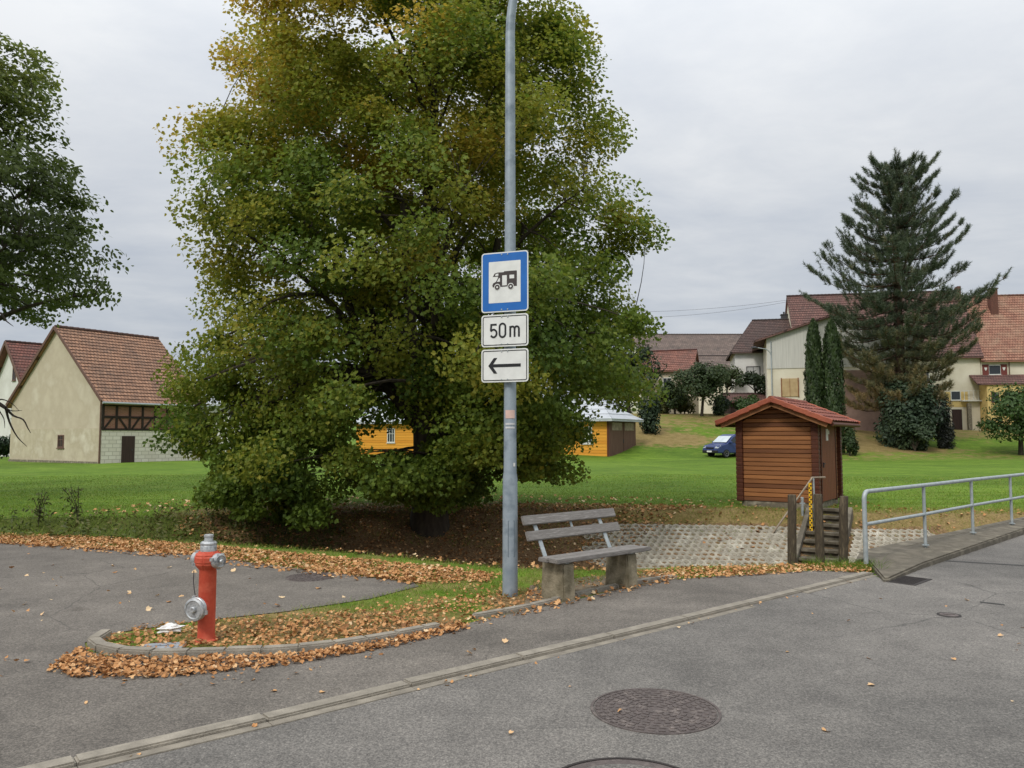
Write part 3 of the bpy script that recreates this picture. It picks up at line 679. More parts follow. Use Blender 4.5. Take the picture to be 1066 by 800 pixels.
# ------------------------------------------------------------------ hydrant
hb = G(214.5, 667)
hy = thing('fire_hydrant', 'red pillar hydrant with silver caps standing among fallen leaves', 'hydrant', (hb.x, hb.y, 0), 0); hy.scale = (.95, .95, .945)
mb = MB(); mb.lathe([(.10, -.1), (.10, .012), (.078, .02), (.073, .05), (.073, .62), (.075, .625), (.072, .63)], n=32)
mb.build('standpipe', M['red'], hy)
mb = MB(); mb.lathe([(.074, .615), (.105, .655), (.122, .68), (.122, .745), (.10, .775), (.07, .785)], n=8, smooth=False)
o = mb.build('head', M['red'], hy, .012, seg=2)
mb = MB(); mb.lathe([(.062, .775), (.070, .782), (.070, .83), (.066, .838), (.071, .842), (.071, .856), (.060, .868), (.040, .872), (.036, .905), (.041, .907), (.041, .925), (.03, .93)], n=28)
mb.build('top_cap', M['alu'], hy)
def nozzle(ax, z, r0, r1, out, name):
    ax = Vector(ax).normalized(); c = Vector((0, 0, z))
    mb = MB(); mb.lathe([(r0, .04), (r0, out-.03)], c, 24, ax); n_ = mb.build(name, M['red'], hy)
    mb = MB(); mb.lathe([(r1*.9, out-.045), (r1, out-.04), (r1, out-.02), (r1*.93, out-.015), (r1*.97, out-.012), (r1*.97, out+.004), (r1*.78, out+.012), (r1*.72, out+.004), (r1*.3, out+.004), (r1*.28, out+.022), (r1*.2, out+.03)], c, 28, ax)
    for k in range(3):
        a = 2*math.pi*k/3; s_ = ax.orthogonal().normalized(); t_ = ax.cross(s_); p = c+ax*(out-.03)+(s_*math.cos(a)+t_*math.sin(a))*r1*.98
        mb.box(p, (.03, .03, .03))
    mb.build('nozzle_cap', M['alu'], n_)
nozzle((-.28, -.96, 0), .305, .058, .100, .17, 'large_nozzle')
nozzle((.88, -.475, 0), .705, .048, .066, .15, 'small_nozzle')
nozzle((-.88, .475, 0), .705, .048, .066, .15, 'small_nozzle')
mb = MB(); pts = [(-.10, -.06, .62), (-.105, -.05, .52), (-.09, -.06, .44), (-.076, -.07, .40)]
mb.tube(pts, .004, 5); mb.build('chain', M['darkmetal'], hy)
# ------------------------------------------------------------------ bench
bl = G(581, 583, .45); brr = G(678, 569, .45); bd = (Vector((brr.x-bl.x, brr.y-bl.y, 0))).normalized(); blen = (brr-bl).length
ang = math.atan2(bd.y, bd.x); fwd = Vector((bd.y, -bd.x, 0))
bo = bl-fwd*0; bo.z = 0
bench = thing('park_bench', 'weathered grey wooden bench on two concrete block legs beside the pavement', 'bench', bo, ang)   # local x along, -y to the road
for y0, z0 in ((.075, .445), (.235, .44)):
    mb = MB(); mb.box((blen/2, y0, z0-.022), (blen, .145, .045)); mb.build('seat', M['wood_bench'], bench, .008, seg=2)
def backy(z): return .40+(z-.45)*.42
for z0 in (.64, .80):
    mb = MB(); m3 = Matrix.Rotation(-math.atan(.42), 3, 'X'); mb.box((blen/2-.03, backy(z0)-.02, z0), (blen-.02, .035, .105), m3); mb.build('backrest', M['wood_bench'], bench, .007, seg=2)
for xx in (.16, blen-.30):
    mb = MB(); mb.bar((xx, .40-.05, .40), (xx, backy(.84)+.015, .84), .05, .012, (0, 1, 0)); mb.bar((xx, .03, .395), (xx, .42, .395), .05, .010)
    mb.build('bracket', M['galv2'], bench)
mb = MB(); mb.bar((blen*.48, backy(.60)+.01, .60), (blen*.48, backy(.84)+.01, .84), .03, .01, (0, 1, 0)); mb.build('bracket', M['galv2'], bench)
for xx in (.20, blen-.28):
    mb = MB(); pr = [(.02, -.15), (.40, -.15), (.37, .39), (.05, .39)]
    mb.prism(pr, .17, Matrix.Translation((xx-.085, 0, 0)) @ Matrix(((0, 0, 1, 0), (1, 0, 0, 0), (0, 1, 0, 0), (0, 0, 0, 1))))
    mb.build('leg', M['mossy'], bench, .014, seg=2)
# ------------------------------------------------------------------ covers, drains, litter
def manhole(px, py, r, name, label, style, seed=0):
    c = G(px, py); t = thing(name, label, 'manhole cover', (c.x, c.y, .004), seed)
    mb = MB(); n = 48
    mb.lathe([(r, -.05), (r, .006), (r-.016, .006), (r-.018, -.05)], n=n); mb.build('rim', M['ironrim'] if style != 'iron' else M['iron'], t)
    mb = MB(); mb.lathe([(r-.024, -.05), (r-.024, .004)], n=n)
    if style == 'iron':
        k = 0; rr = r-.045
        while rr > .03:
            cnt = max(6, int(2*math.pi*rr/.06))
            for j in range(cnt):
                a0 = 2*math.pi*(j+.5*(k % 2))/cnt; a1 = a0+2*math.pi/cnt*.62; q = 3
                for u in range(q):
                    b0 = a0+(a1-a0)*u/q; b1 = a0+(a1-a0)*(u+1)/q; ri, ro = rr-.013, rr+.013
                    P_ = [(ri*math.cos(b0), ri*math.sin(b0), .0085), (ro*math.cos(b0), ro*math.sin(b0), .0085), (ro*math.cos(b1), ro*math.sin(b1), .0085), (ri*math.cos(b1), ri*math.sin(b1), .0085)]
                    mb.add(P_+[(p[0], p[1], .003) for p in P_], [(0, 1, 2, 3), (0, 1, 5, 4), (2, 3, 7, 6), (1, 2, 6, 5), (3, 0, 4, 7)])
            rr -= .042; k += 1
        mb.build('cover', M['iron'], t)
    else:
        mb.build('cover', M['iron'], t)
        mb = MB(); mb.lathe([(r-.085, -.03), (r-.085, .0065)], n=n); mb.build('concrete_infill', M['road'], t)
    return t
manhole(682, 740, .40, 'manhole_cover', 'round cast iron manhole cover with ringed studs in the road, whole in view', 'iron')
manhole(655, 829, .42, 'manhole_cover', 'manhole cover with concrete infill in the road, cut by the bottom edge', 'concrete')
manhole(323, 601.5, .29, 'manhole_cover', 'dark round manhole cover in the side asphalt behind the hydrant', 'iron', 1)
c = G(988, 641); t = thing('valve_cover', 'small oval looking iron valve cap in the right hand road', 'valve cover', (c.x, c.y, .004))
mb = MB(); mb.lathe([(.105, -.03), (.105, .004), (.088, .004)], n=24); mb.build('rim', M['ironrim'], t)
mb = MB(); mb.lathe([(.08, -.03), (.08, .006)], n=24); mb.box((0, 0, .006), (.1, .02, .008)); mb.build('lid', M['iron'], t)
c = G(168, 675.5); t = thing('valve_cover', 'oblong grey metal valve cover among leaves by the hydrant', 'valve cover', (c.x, c.y, .0), R(12))
mb = MB(); mb.box((0, 0, .005), (.34, .22, .03)); mb.build('frame', M['galv2'], t, .004)
mb = MB(); mb.box((0, 0, .018), (.28, .16, .016)); mb.box((0, 0, .03), (.1, .02, .01)); mb.build('lid', pm('blueish_zinc_lid', S(132, 138, 146), S(160, 164, 168), 9, .6, .2), t, .004)
# road drain
c = G(946, 605); t = thing('storm_drain', 'dark slotted drain grate in the road by the bridge kerb', 'drain', (c.x, c.y, .004), math.atan2(ld.y, ld.x))
mb = MB()
for (x0, y0, dx, dy) in ((-.26, 0, .04, .34), (.26, 0, .04, .34), (0, -.15, .48, .04), (0, .15, .48, .04)): mb.box((x0, y0, -.01), (dx, dy, .03))
mb.build('frame', M['ironrim'], t)
mb = MB()
for k in range(9): mb.box((-.20+.05*k, 0, -.008), (.022, .26, .024))
mb.build('grate', M['ironrim'], t)
mb = MB(); mb.box((0, 0, -.002), (.48, .26, .004)); mb.build('sump', M['rubber'], t)
# crumpled paper
c = G(177, 660.5); bm = bmesh.new(); bmesh.ops.create_icosphere(bm, subdivisions=3, radius=.06)
for v_ in bm.verts:
    f = 1+.45*math.sin(v_.co.x*90+2)*math.sin(v_.co.y*80)+.25*math.sin(v_.co.z*130); v_.co = Vector((v_.co.x*1.5*f, v_.co.y*.8*f, v_.co.z*.5*f))
me = bpy.data.meshes.new('paper_litter'); bm.to_mesh(me); bm.free(); me.materials.append(M['paper'])
o = bpy.data.objects.new('paper_litter', me); COL.objects.link(o); o.location = (c.x, c.y, .05); o.rotation_euler = (0, 0, .4)
setp(o, 'crumpled white paper lying in the leaves left of the hydrant', 'litter')
# ------------------------------------------------------------------ railing
feet = [G(901.5, 583, .12), G(963.5, 568, .12), G(1013, 555, .12), G(1053.5, 545.5, .12)]
dlast = (feet[-1]-feet[-2]); feet.append(feet[-1]+dlast*.95); feet.append(feet[-1]+dlast)
rl = thing('bridge_railing', 'galvanised tubular railing with two rails along the bridge edge', 'railing', feet[0])
loc = lambda p: Vector(p)-feet[0]
tops = [loc(f)+Vector((0, 0, .87)) for f in feet]
for f in feet[1:]:
    mb = MB(); mb.tube([loc(f)-Vector((0, 0, .05)), loc(f)+Vector((0, 0, .86))], .024, 12); mb.lathe([(.05, 0), (.05, .012)], loc(f), 14); mb.build('post', M['galv2'], rl)
d0 = (tops[1]-tops[0]).normalized(); cr = []
for k in range(7):
    a = R(90*k/6); cr.append(tops[0]+d0*(.10*(1-math.cos(a)))+Vector((0, 0, -.10+.10*math.sin(a))))
mb = MB(); mb.tube([loc(feet[0])-Vector((0, 0, .05))]+cr+tops[1:], .029, 14); mb.build('top_rail', M['galv2'], rl)
mids = [loc(f)+Vector((0, 0, .45)) for f in feet]
mb = MB(); mb.tube(mids, .024, 12); mb.build('mid_rail', M['galv2'], rl)
# ------------------------------------------------------------------ wooden posts
for k, (px, pyb, pyt, lean, lab) in enumerate(((824.5, 584, 514.5, (.02, 0), 'weathered round wooden post, leftmost of the three before the steps'),
                                   (854, 585, 514, (-.01, .01), 'weathered round wooden post, middle one of the three before the steps'),
                                   (878, 585.5, 516, (-.03, 0), 'cracked wooden post nearest the metal railing'))):
    f = G(px, pyb); h = (1.7-(pyt-455)*f.y/800)
    mb = MB(); r_ = .060
    pts = [(0, 0, -.3), (.002, 0, .02), (lean[0]*.4, lean[1]*.4, h*.4), (lean[0]*.8+.004, lean[1]*.8, h*.8), (lean[0], lean[1], h-.012), (lean[0], lean[1], h)]
    mb.tube(pts, [r_*1.05, r_*1.03, r_, r_*.97, r_*.95, r_*.82], 14)
    o = mb.build('wooden_post', M['post']); o.location = f; o.rotation_euler = (0, 0, k*1.3); setp(o, lab, 'post', 'wooden posts before the steps')
# ------------------------------------------------------------------ gauge hut
HA_ = R(-35); hu = Vector((math.cos(HA_), math.sin(HA_), 0)); hv = Vector((-math.sin(HA_), math.cos(HA_), 0))
hp = G(771.5, 527.5); WH, DH = 1.78, 2.3; hz = .03
hut = thing('gauge_hut', 'small brown wooden hut with a red tiled roof above the paved bank', 'hut', (hp.x, hp.y, hz), HA_)
mb = MB(); mb.box((WH/2, DH/2, -.25), (WH-.04, DH-.04, .74)); mb.build('foundation', M['concrete'], hut, .01)
ze, zr = 2.04, 2.42
def gtop(x): return ze+(zr-ze)*(1-abs(x-WH/2)/(WH/2))
bh = .105
for side in ('front', 'back'):
    y0 = .03 if side == 'front' else DH-.03
    mb = MB(); z = .12
    while z < zr-.02:
        zt_ = min(z+bh, zr-.005)
        if zt_ <= ze: xa, xb, xa2, xb2 = .05, WH-.05, .05, WH-.05
        else:
            half = lambda q: WH/2*(1-(q-ze)/(zr-ze))
            a0 = half(max(z, ze)); a1 = half(zt_); xa, xb = max(.05, WH/2-a0), min(WH-.05, WH/2+a0); xa2, xb2 = WH/2-a1, WH/2+a1
            xa2, xb2 = max(.05, xa2), min(WH-.05, xb2)
        yo = -.028; g_ = .012
        sgn = 1 if side == 'front' else -1
        pr = [(y0+sgn*.02, z), (y0+sgn*(.0), z), (y0+sgn*yo, z+g_), (y0+sgn*yo, zt_-g_), (y0, zt_), (y0+sgn*.02, zt_)]
        va = [Vector((xa if q < 3 else xa2, p[0], p[1])) for q, p in enumerate(pr)]; vb_ = [Vector((xb if q < 3 else xb2, p[0], p[1])) for q, p in enumerate(pr)]
        n = len(pr); mb.add(va+vb_, [tuple(range(n)), tuple(range(2*n-1, n-1, -1))]+[(k, (k+1) % n, n+(k+1) % n, n+k) for k in range(n)])
        z += bh
    mb.build('board_wall', M['hutwood'], hut)
for side in ('left', 'right'):
    x0 = .03 if side == 'left' else WH-.03; sgn = 1 if side == 'left' else -1
    mb = MB(); z = .12
    while z < ze+.02:
        pr = [(x0+sgn*.02, z), (x0, z), (x0-sgn*.02, z+.012), (x0-sgn*.02, z+bh-.012), (x0, z+bh), (x0+sgn*.02, z+bh)]
        va = [Vector((p[0], .06, p[1])) for p in pr]; vb_ = [Vector((p[0], DH-.06, p[1])) for p in pr]; n = 6
        mb.add(va+vb_, [tuple(range(n)), tuple(range(2*n-1, n-1, -1))]+[(k, (k+1) % n, n+(k+1) % n, n+k) for k in range(n)]); z += bh
    mb.build('board_wall', M['hutwood'], hut)
for (x0, y0) in ((0, 0), (WH, 0), (0, DH), (WH, DH)):
    mb = MB(); mb.box((x0, y0, (.1+ze)/2+.02), (.15, .15, ze-.08)); 
    for k in range(18): mb.box((x0, y0, .17+k*bh), (.165, .165, .08))
    mb.build('corner_timber', M['hutdark'], hut, .008)
mb = MB()
for k in range(9): mb.box((WH+.02, .40+.155*k+.0775, 1.05), (.035, .15, 1.82))
dr = mb.build('door', M['hutdoor'], hut, .004)
mb = MB(); mb.box((WH+.05, .52, 1.0), (.03, .03, .12)); mb.box((WH+.07, .56, 1.03), (.02, .1, .02)); mb.build('handle', M['darkmetal'], dr)
for yy in (.36, 1.84):
    mb = MB(); mb.box((WH+.025, yy, 1.06), (.05, .07, 1.92)); mb.build('door_frame', M['hutdark'], hut)
mb = MB(); mb.box((WH+.045, .95, 1.72), (.012, .2, .28)); nb_ = mb.build('notice', M['paper'], hut)
mb = MB(); mb.box((WH+.046, 1.12, 1.78), (.012, .08, .09)); mb.build('notice', M['paper'], hut)
# roof
ovs, ovf = .44, .34
run = WH/2+ovs; zro = 2.56; slope = .41
def roofpt(sgn, s_, t_, off=0):        # s_ horizontal distance from ridge; t_ along y
    c_ = 1/math.hypot(1, slope)
    return Vector((WH/2+sgn*(s_+off*slope*c_), t_, zro-slope*s_+off*c_))
for sgn in (-1, 1):
    mb = MB(); nrow = 5; ncol = 11; q = 6; L_ = DH+2*ovf; grid = []
    for i in range(nrow):
        for e in range(4):
            s_ = run*(i+e/3.0)/nrow; row = []
            for j in range(ncol*q+1):
                t_ = -ovf+L_*j/(ncol*q); ph = (j % q)/q
                row.append(roofpt(sgn, s_, t_, .006+.026*(e/3.0)+.022*math.sin(ph*math.pi)**1.5))
            grid.append(row)
    nc = ncol*q+1; vs = [p for row in grid for p in row]
    fs = [(a*nc+b_, a*nc+b_+1, (a+1)*nc+b_+1, (a+1)*nc+b_) for a in range(len(grid)-1) for b_ in range(nc-1)]
    mb.add(vs, fs, smooth=True); rt_ = mb.build('roof', M['hutroof'], hut, angle=40)
    mb = MB(); mb.add([roofpt(sgn, .02, -ovf+.02, -.004), roofpt(sgn, run-.03, -ovf+.02, -.004), roofpt(sgn, run-.03, DH+ovf-.02, -.004), roofpt(sgn, .02, DH+ovf-.02, -.004),
                      roofpt(sgn, .02, -ovf+.02, -.05), roofpt(sgn, run-.03, -ovf+.02, -.05), roofpt(sgn, run-.03, DH+ovf-.02, -.05), roofpt(sgn, .02, DH+ovf-.02, -.05)],
                     [(0, 1, 2, 3), (7, 6, 5, 4), (0, 4, 5, 1), (1, 5, 6, 2), (2, 6, 7, 3), (3, 7, 4, 0)]); mb.build('underlay', M['fascia'], rt_)
    for yy in (-ovf-.03, DH+ovf+.03):
        mb = MB()
        for i in range(nrow):
            a = roofpt(sgn, run*i/nrow, yy, .025); b_ = roofpt(sgn, run*(i+1.02)/nrow+.02, yy, .040); nup = Vector((sgn*slope, 0, 1)).normalized()
            mb.bar(a-nup*.035, b_-nup*.035, .10, .12, nup)
        mb.build('verge_tile', M['verge'], rt_, .012)
        mb = MB(); sgy = 1 if yy < 0 else -1
        mb.bar(roofpt(sgn, .0, yy+sgy*.05, -.10), roofpt(sgn, run-.05, yy+sgy*.05, -.10), .03, .12, Vector((sgn*slope, 0, 1))); mb.build('bargeboard', M['fascia'], rt_)
    mb = MB(); mb.tube([roofpt(sgn, run+.03, -ovf, -.05), roofpt(sgn, run+.03, DH+ovf, -.05)], .045, 10); mb.build('rain_gutter', M['hutdark'], rt_)
mb = MB(); k = 0; yy = -ovf-.07
while yy < DH+ovf:
    mb.lathe([(.075, 0), (.082, .30)], (WH/2, yy, zro+.005), 14, (0, 1, 0)); yy += .28
mb.build('ridge_tile', M['hutroof'], hut)
# ------------------------------------------------------------------ steps, handrail, gauge
top = At(861, 455, 17.35); top.z = tz(top.x, top.y)
bot = At(846, 455, 15.6)
sdv = Vector((bot.x-top.x, bot.y-top.y, 0)).normalized(); sn = Vector((-sdv.y, sdv.x, 0))
st = thing('concrete_steps', 'concrete steps running down the bank beside the hut', 'steps', (top.x, top.y, top.z), math.atan2(sdv.y, sdv.x))
for k in range(-1, 8):
    mb = MB(); q = top+sdv*(.30*k+.15); zz = tz(q.x, q.y)-top.z+.09; mb.box((.30*k+.15, 0, zz-.03), (.33, .74, .06)); mb.box((.30*k+.12, 0, zz-.14), (.27, .72, .17)); mb.build('step', M['stepc'], st, .012, seg=2)
for sgn in (-1, 1):
    a = top-sdv*.1; b2 = top+sdv*2.3; mb = MB(); mb.bar((-.1, sgn*.43, .10), (2.3, sgn*.43, tz(b2.x, b2.y)-top.z+.10), .10, .26); mb.build('cheek', M['deckc'], st, .01)
def world_bar(name, pts, r, mat, label, cat, n=8):
    pass
hb0 = H(800, 557); p1 = At(845, 497.5, 17.0); p2 = p1+Vector((.34, .12, 0)); pf = p1
hr = thing('step_handrail', 'thin pale metal handrail sloping down the bank beside the steps', 'handrail', tuple(hb0))
lc = lambda p: Vector(p)-hb0
mb = MB(); mb.tube([lc(hb0)-Vector((0, 0, .1)), lc(p1)-Vector((.02, .03, .03)), lc(p1), lc(p1)+Vector((.05, .02, 0)), lc(p2)], .022, 10); mb.build('rail', pm('pale_rail', S(150, 136, 116), S(132, 120, 104), 4, .5, .2), hr)
mb = MB(); mb.tube([lc(p1)+Vector((.04, .015, 0)), lc(p1)+Vector((.05, .02, -.95))], .022, 10); mb.build('post', M['galv2'], hr)
ga = At(843.8, 528, 16.9); gb = At(843.8, 503, 16.9)
gz = tz(ga.x, ga.y)
gt = thing('staff_gauge', 'yellow water level gauge board with black marks by the steps', 'gauge', (ga.x, ga.y, gz), R(-18))
gh = gb.z-gz
mb = MB(); mb.box((0, 0, (gh-.05)/2), (.062, .015, gh+.05)); mb.build('gauge_board', M['yellow'], gt)
mb = MB()
zz = gh-.06; k = 0
while zz > .05:
    mb.box((-.013 if k % 2 else .013, -.009, zz), (.028, .003, .032)); zz -= .05; k += 1
mb.build('scale_marks', M['signk'], gt)
ma = H(835.5, 537); mt = thing('marker_post', 'short white pipe marker standing beside the yellow gauge', 'marker post', ma)
mb = MB(); mb.tube([(0, 0, -.1), (0, 0, .36)], .03, 10); mb.lathe([(.036, .34), (.036, .40), (.02, .41)], n=10); mb.build('pipe', M['galv2'], mt)
mb = MB(); mb.box((0, -.01, .27), (.12, .02, .03)); mb.build('crossbar', M['galv2'], mt)
# ================================================================== buildings
def slope(mb, E0, E1, R1, R0, row=.36, lift=.045, thick=.16, uoff=0):
    E0, E1, R0, R1 = map(Vector, (E0, E1, R0, R1))
    nml = (E1-E0).cross(R0-E0).normalized()
    if nml.z < 0: nml = -nml
    Ls = (R0-E0).length; n = max(1, round(Ls/row)); ax = (E1-E0).normalized()
    for k in range(n):
        a, b_ = k/n, (k+1)/n
        p = [E0.lerp(R0, a)+nml*lift, E1.lerp(R1, a)+nml*lift, E1.lerp(R1, b_)+nml*.006, E0.lerp(R0, b_)+nml*.006]
        uv = [((q-E0).dot(ax)+uoff, (a if i < 2 else b_)*n*row) for i, q in enumerate(p)]
        mb.quad(*p, uv=uv)
        lo = [E0.lerp(R0, a), E1.lerp(R1, a), p[1], p[0]]
        mb.quad(*lo, uv=[(0, 0), (1, 0), (1, .02), (0, .02)])
    dn_ = Vector((0, 0, -thick)); q = [E0, E1, R1, R0]
    mb.add(q+[p+dn_ for p in q], [(7, 6, 5, 4), (0, 4, 5, 1), (1, 5, 6, 2), (2, 6, 7, 3), (3, 7, 4, 0)])
class House:
    def __init__(s, name, label, loc, rz, L, W, hw, hr, wallm, roofm, ov=.45, gov=.35, base=1.5, hipl=0, hipr=0, cat='house', rl=None, drop=0, row=.36):
        s.L, s.W, s.hw, s.hr = L, W, hw, hr
        s.root = thing(name, label, cat, loc, rz)
        mb = MB(); x, y = L/2, W/2
        A = [(-x, -y), (x, -y), (x, y), (-x, y)]
        for k in range(4):
            p, q = A[k], A[(k+1) % 4]; d = math.hypot(q[0]-p[0], q[1]-p[1])
            mb.quad((*p, -base), (*q, -base), (*q, hw), (*p, hw), uv=[(0, 0), (d, 0), (d, hw+base), (0, hw+base)])
        zr_ = hw+hr-.12
        for sg, hip in ((-1, hipl), (1, hipr)):
            if not hip: mb.add([(sg*x, -y, hw), (sg*x, y, hw), (sg*x, 0, zr_)], [(0, 1, 2)], [[(0, 0), (W, 0), (y, hr)]])
        s.wall = mb.build('wall', wallm, s.root)
        g = hr/y; ey = y+ov; ez = hw-ov*g+.06; zr2 = hw+hr+.06
        mb = MB()
        xl = -x-(ov if hipl else gov); xr = x+(ov if hipr else gov); rl_ = -x+hipl if hipl else xl; rr_ = x-hipr if hipr else xr
        slope(mb, (xl, -ey, ez), (xr, -ey, ez), (rr_, 0, zr2), (rl_, 0, zr2), row)
        slope(mb, (xr, ey, ez), (xl, ey, ez), (rl_, 0, zr2), (rr_, 0, zr2), row)
        if hipl: slope(mb, (xl, ey, ez), (xl, -ey, ez), (rl_, -.01, zr2), (rl_, .01, zr2), row)
        if hipr: slope(mb, (xr, -ey, ez), (xr, ey, ez), (rr_, .01, zr2), (rr_, -.01, zr2), row)
        s.roof = mb.build('roof', roofm, s.root)
        mb = MB(); xx = rl_
        while xx < rr_-.1:
            e = min(xx+.42, rr_); mb.tube([(xx, 0, zr2+.01), (e, 0, zr2+.03)], [.12, .13], 8); xx = e-.02
        mb.build('ridge_cap', roofm, s.roof)
    def P(s, face, u, z, out):
        return Vector({'front': (u, -s.W/2-out, z), 'back': (-u, s.W/2+out, z), 'left': (-s.L/2-out, -u, z), 'right': (s.L/2+out, u, z)}[face])
    def panel(s, face, u, z, w, h, name, mat, out=.02, thick=.04, parent=None):
        mb = MB(); a = [(u-w/2, z), (u+w/2, z), (u+w/2, z+h), (u-w/2, z+h)]
        f = [s.P(face, p[0], p[1], out+thick) for p in a]; b_ = [s.P(face, p[0], p[1], out-.04) for p in a]
        L_ = [(0, 0), (w, 0), (w, h), (0, h)]
        mb.add(f+b_, [(0, 1, 2, 3), (0, 4, 5, 1), (1, 5, 6, 2), (2, 6, 7, 3), (3, 7, 4, 0)], [L_]+[[(0, 0), (.1, 0), (.1, .1), (0, .1)]]*4)
        return mb.build(name, mat, parent or s.root)
    def window(s, face, u, z, w, h, frame=None, bars=1, sill=True, pane=None, off=0):
        fm = frame or M['white']; t = .08; mb = MB()
        def br(u0, z0, w_, h_, o1=.06):
            a = [(u0, z0), (u0+w_, z0), (u0+w_, z0+h_), (u0, z0+h_)]
            f = [s.P(face, p[0], p[1], o1+off) for p in a]; b_ = [s.P(face, p[0], p[1], -.02) for p in a]
            mb.add(f+b_, [(0, 1, 2, 3), (0, 4, 5, 1), (1, 5, 6, 2), (2, 6, 7, 3), (3, 7, 4, 0)])
        br(u-w/2, z, t, h); br(u+w/2-t, z, t, h); br(u-w/2+t, z, w-2*t, t); br(u-w/2+t, z+h-t, w-2*t, t)
        for k in range(bars): br(u-w/2+w*(k+1)/(bars+1)-.025, z+t, .05, h-2*t, .05)
        if bars > 1: br(u-w/2+t, z+h*.6, w-2*t, .04, .045)
        win = mb.build('window', fm, s.root)
        s.panel(face, u, z+t*.5, w-t, h-t, 'pane', pane or M['glass'], off, .025, win)
        if sill: s.panel(face, u, z-.07, w+.14, .06, 'sill', fm, off, .1, win)
        return win
    def chimney(s, x, y, w, d, z0, z1, mat=None):
        mb = MB(); mb.box((x, y, (z0+z1)/2), (w, d, z1-z0)); mb.box((x, y, z1+.05), (w+.14, d+.14, .1)); o = mb.build('chimney', mat or M['chim'], s.roof)
        mb = MB(); mb.tube([(x, y, z1+.1), (x, y, z1+.4)], .1, 8); mb.build('chimney_pot', M['darkmetal'], o)
# --- barn on the left
PHI = R(58); c0 = G(104, 483); Wb, Lb = 11.4, 7.3
cx = c0+Vector((math.cos(PHI), math.sin(PHI), 0))*Lb/2+Vector((-math.sin(PHI), math.cos(PHI), 0))*Wb/2
barn = House('stone_barn', 'tall ochre gabled barn with red tiled roof and half timbered side', (cx.x, cx.y, 0), PHI, Lb, Wb, 4.15, 4.95, M['plaster'], M['rooftile_barn'], .35, .18, 1, cat='barn')
barn.panel('left', 0, -.5, Wb-.02, 2.75, 'lower_render', M['plaster2'], -.03, .05)
barn.panel('front', 0, -.5, Lb-.02, 2.62, 'block_wall', M['blocks'], .0, .05)
barn.panel('left', 0, -.5, Wb+.06, .62, 'plinth', M['concrete'], .0, .08)
inf = barn.panel('front', 0, 2.14, Lb-.04, 1.62, 'brick_infill', M['brick'], .0, .03)
mb = MB(); f = lambda u, z: barn.P('front', u, z, .05)
for z in (2.18, 2.98, 3.74): mb.bar(f(-Lb/2, z), f(Lb/2, z), .08, .14, (0, 0, 1))
nb_ = 8
for k in range(nb_+1):
    u = -Lb/2+.07+(Lb-.14)*k/nb_; mb.bar(f(u, 2.2), f(u, 3.72), .085, .13, (1, 0, 0))
for k, (a, b_) in enumerate(((0.15, .8), (1.85, 1.2), (2.2, 2.8), (3.1, 3.8), (4.2, 4.85), (5.8, 5.2), (6.2, 6.8), (7.85, 7.2))):
    u0 = -Lb/2+Lb*a/8; u1 = -Lb/2+Lb*b_/8; mb.bar(f(u0, 2.2), f(u1, 2.98), .08, .11, (1, 0, 0))
mb.build('timber_frame', M['timber'], barn.root)
d_ = barn.panel('front', -1.85, -.1, .88, 1.85, 'door', M['darkwood'], .04, .06)
mb = MB(); mb.box(barn.P('front', -1.6, .85, .1), (.05, .05, .12)); mb.build('handle', M['darkmetal'], d_)
barn.window('front', 2.35, 1.15, .8, .8, M['brown'], 2, off=.05)
barn.window('left', 1.05, .98, .75, .85, M['brown'], 3)
barn.panel('front', .45, 1.45, .18, .2, 'vent_hole', M['rubber'], .02, .04)
mb = MB()
for sg in (-1, 1): mb.bar((-Lb/2-.24, sg*(Wb/2+.33), 3.95), (-Lb/2-.24, 0, 9.12), .05, .2, (0, 0, 1))
mb.build('bargeboard', M['brown'], barn.root)
mb = MB(); mb.tube([barn.P('front', -Lb/2-.2, 3.86, .42), barn.P('front', Lb/2+.2, 3.86, .42)], .07, 8); mb.build('rain_gutter', M['galv2'], barn.root)
mb = MB(); p = barn.P('left', Wb/2+.0, 0, .07); mb.tube([p, p+Vector((0, 0, 3.9))], .05, 8); mb.build('downpipe', M['brown'], barn.root)
# --- house at the far left
q = At(-6, 455, 68)
h1 = House('village_house', 'white gabled house with dull red roof at the left edge behind the barn', (q.x+5.2, q.y+4.2, 0), R(52), 12, 9.5, 5.0, 5.0, M['whitewall'], M['rooftile_red'], .5, .5, 1)
h1.window('left', 1.0, 6.6, .7, 1.3, M['brown'], 1)
h1.window('left', 1.3, 3.4, 1.4, 1.7, M['white'], 1, pane=M['shuttergrey'])
h1.window('left', 1.2, .6, 1.3, 1.4, M['white'], 1)
mb = MB()
for sg in (-1, 1): mb.bar((-6.52, sg*5.25, 4.75), (-6.52, 0, 10.0), .06, .3, (0, 0, 1))
mb.build('bargeboard', M['brown'], h1.root)
mb = MB(); mb.tube([(-1.2, 0, 9.9), (-1.2, 0, 12.0)], .025, 5)
for k in range(5): mb.tube([(-1.2, -.45+.04*k, 11.9-.16*k), (-1.2, .45-.04*k, 11.9-.16*k)], .015, 4)
mb.build('antenna', M['darkmetal'], h1.root)
# --- white house glimpsed behind the maple
q = At(238, 470, 74)
h2 = House('village_house', 'bright white house glimpsed between the barn and the maple leaves', (q.x, q.y+4, 0), R(8), 9, 8, 5.0, 2.0, M['whitewall'], M['metalroof'], .5, .4, 1)
for u in (-3, 0, 3):
    h2.window('front', u, 3.0, 1.2, 1.3, M['white']); h2.window('front', u, .6, 1.2, 1.3, M['white'])
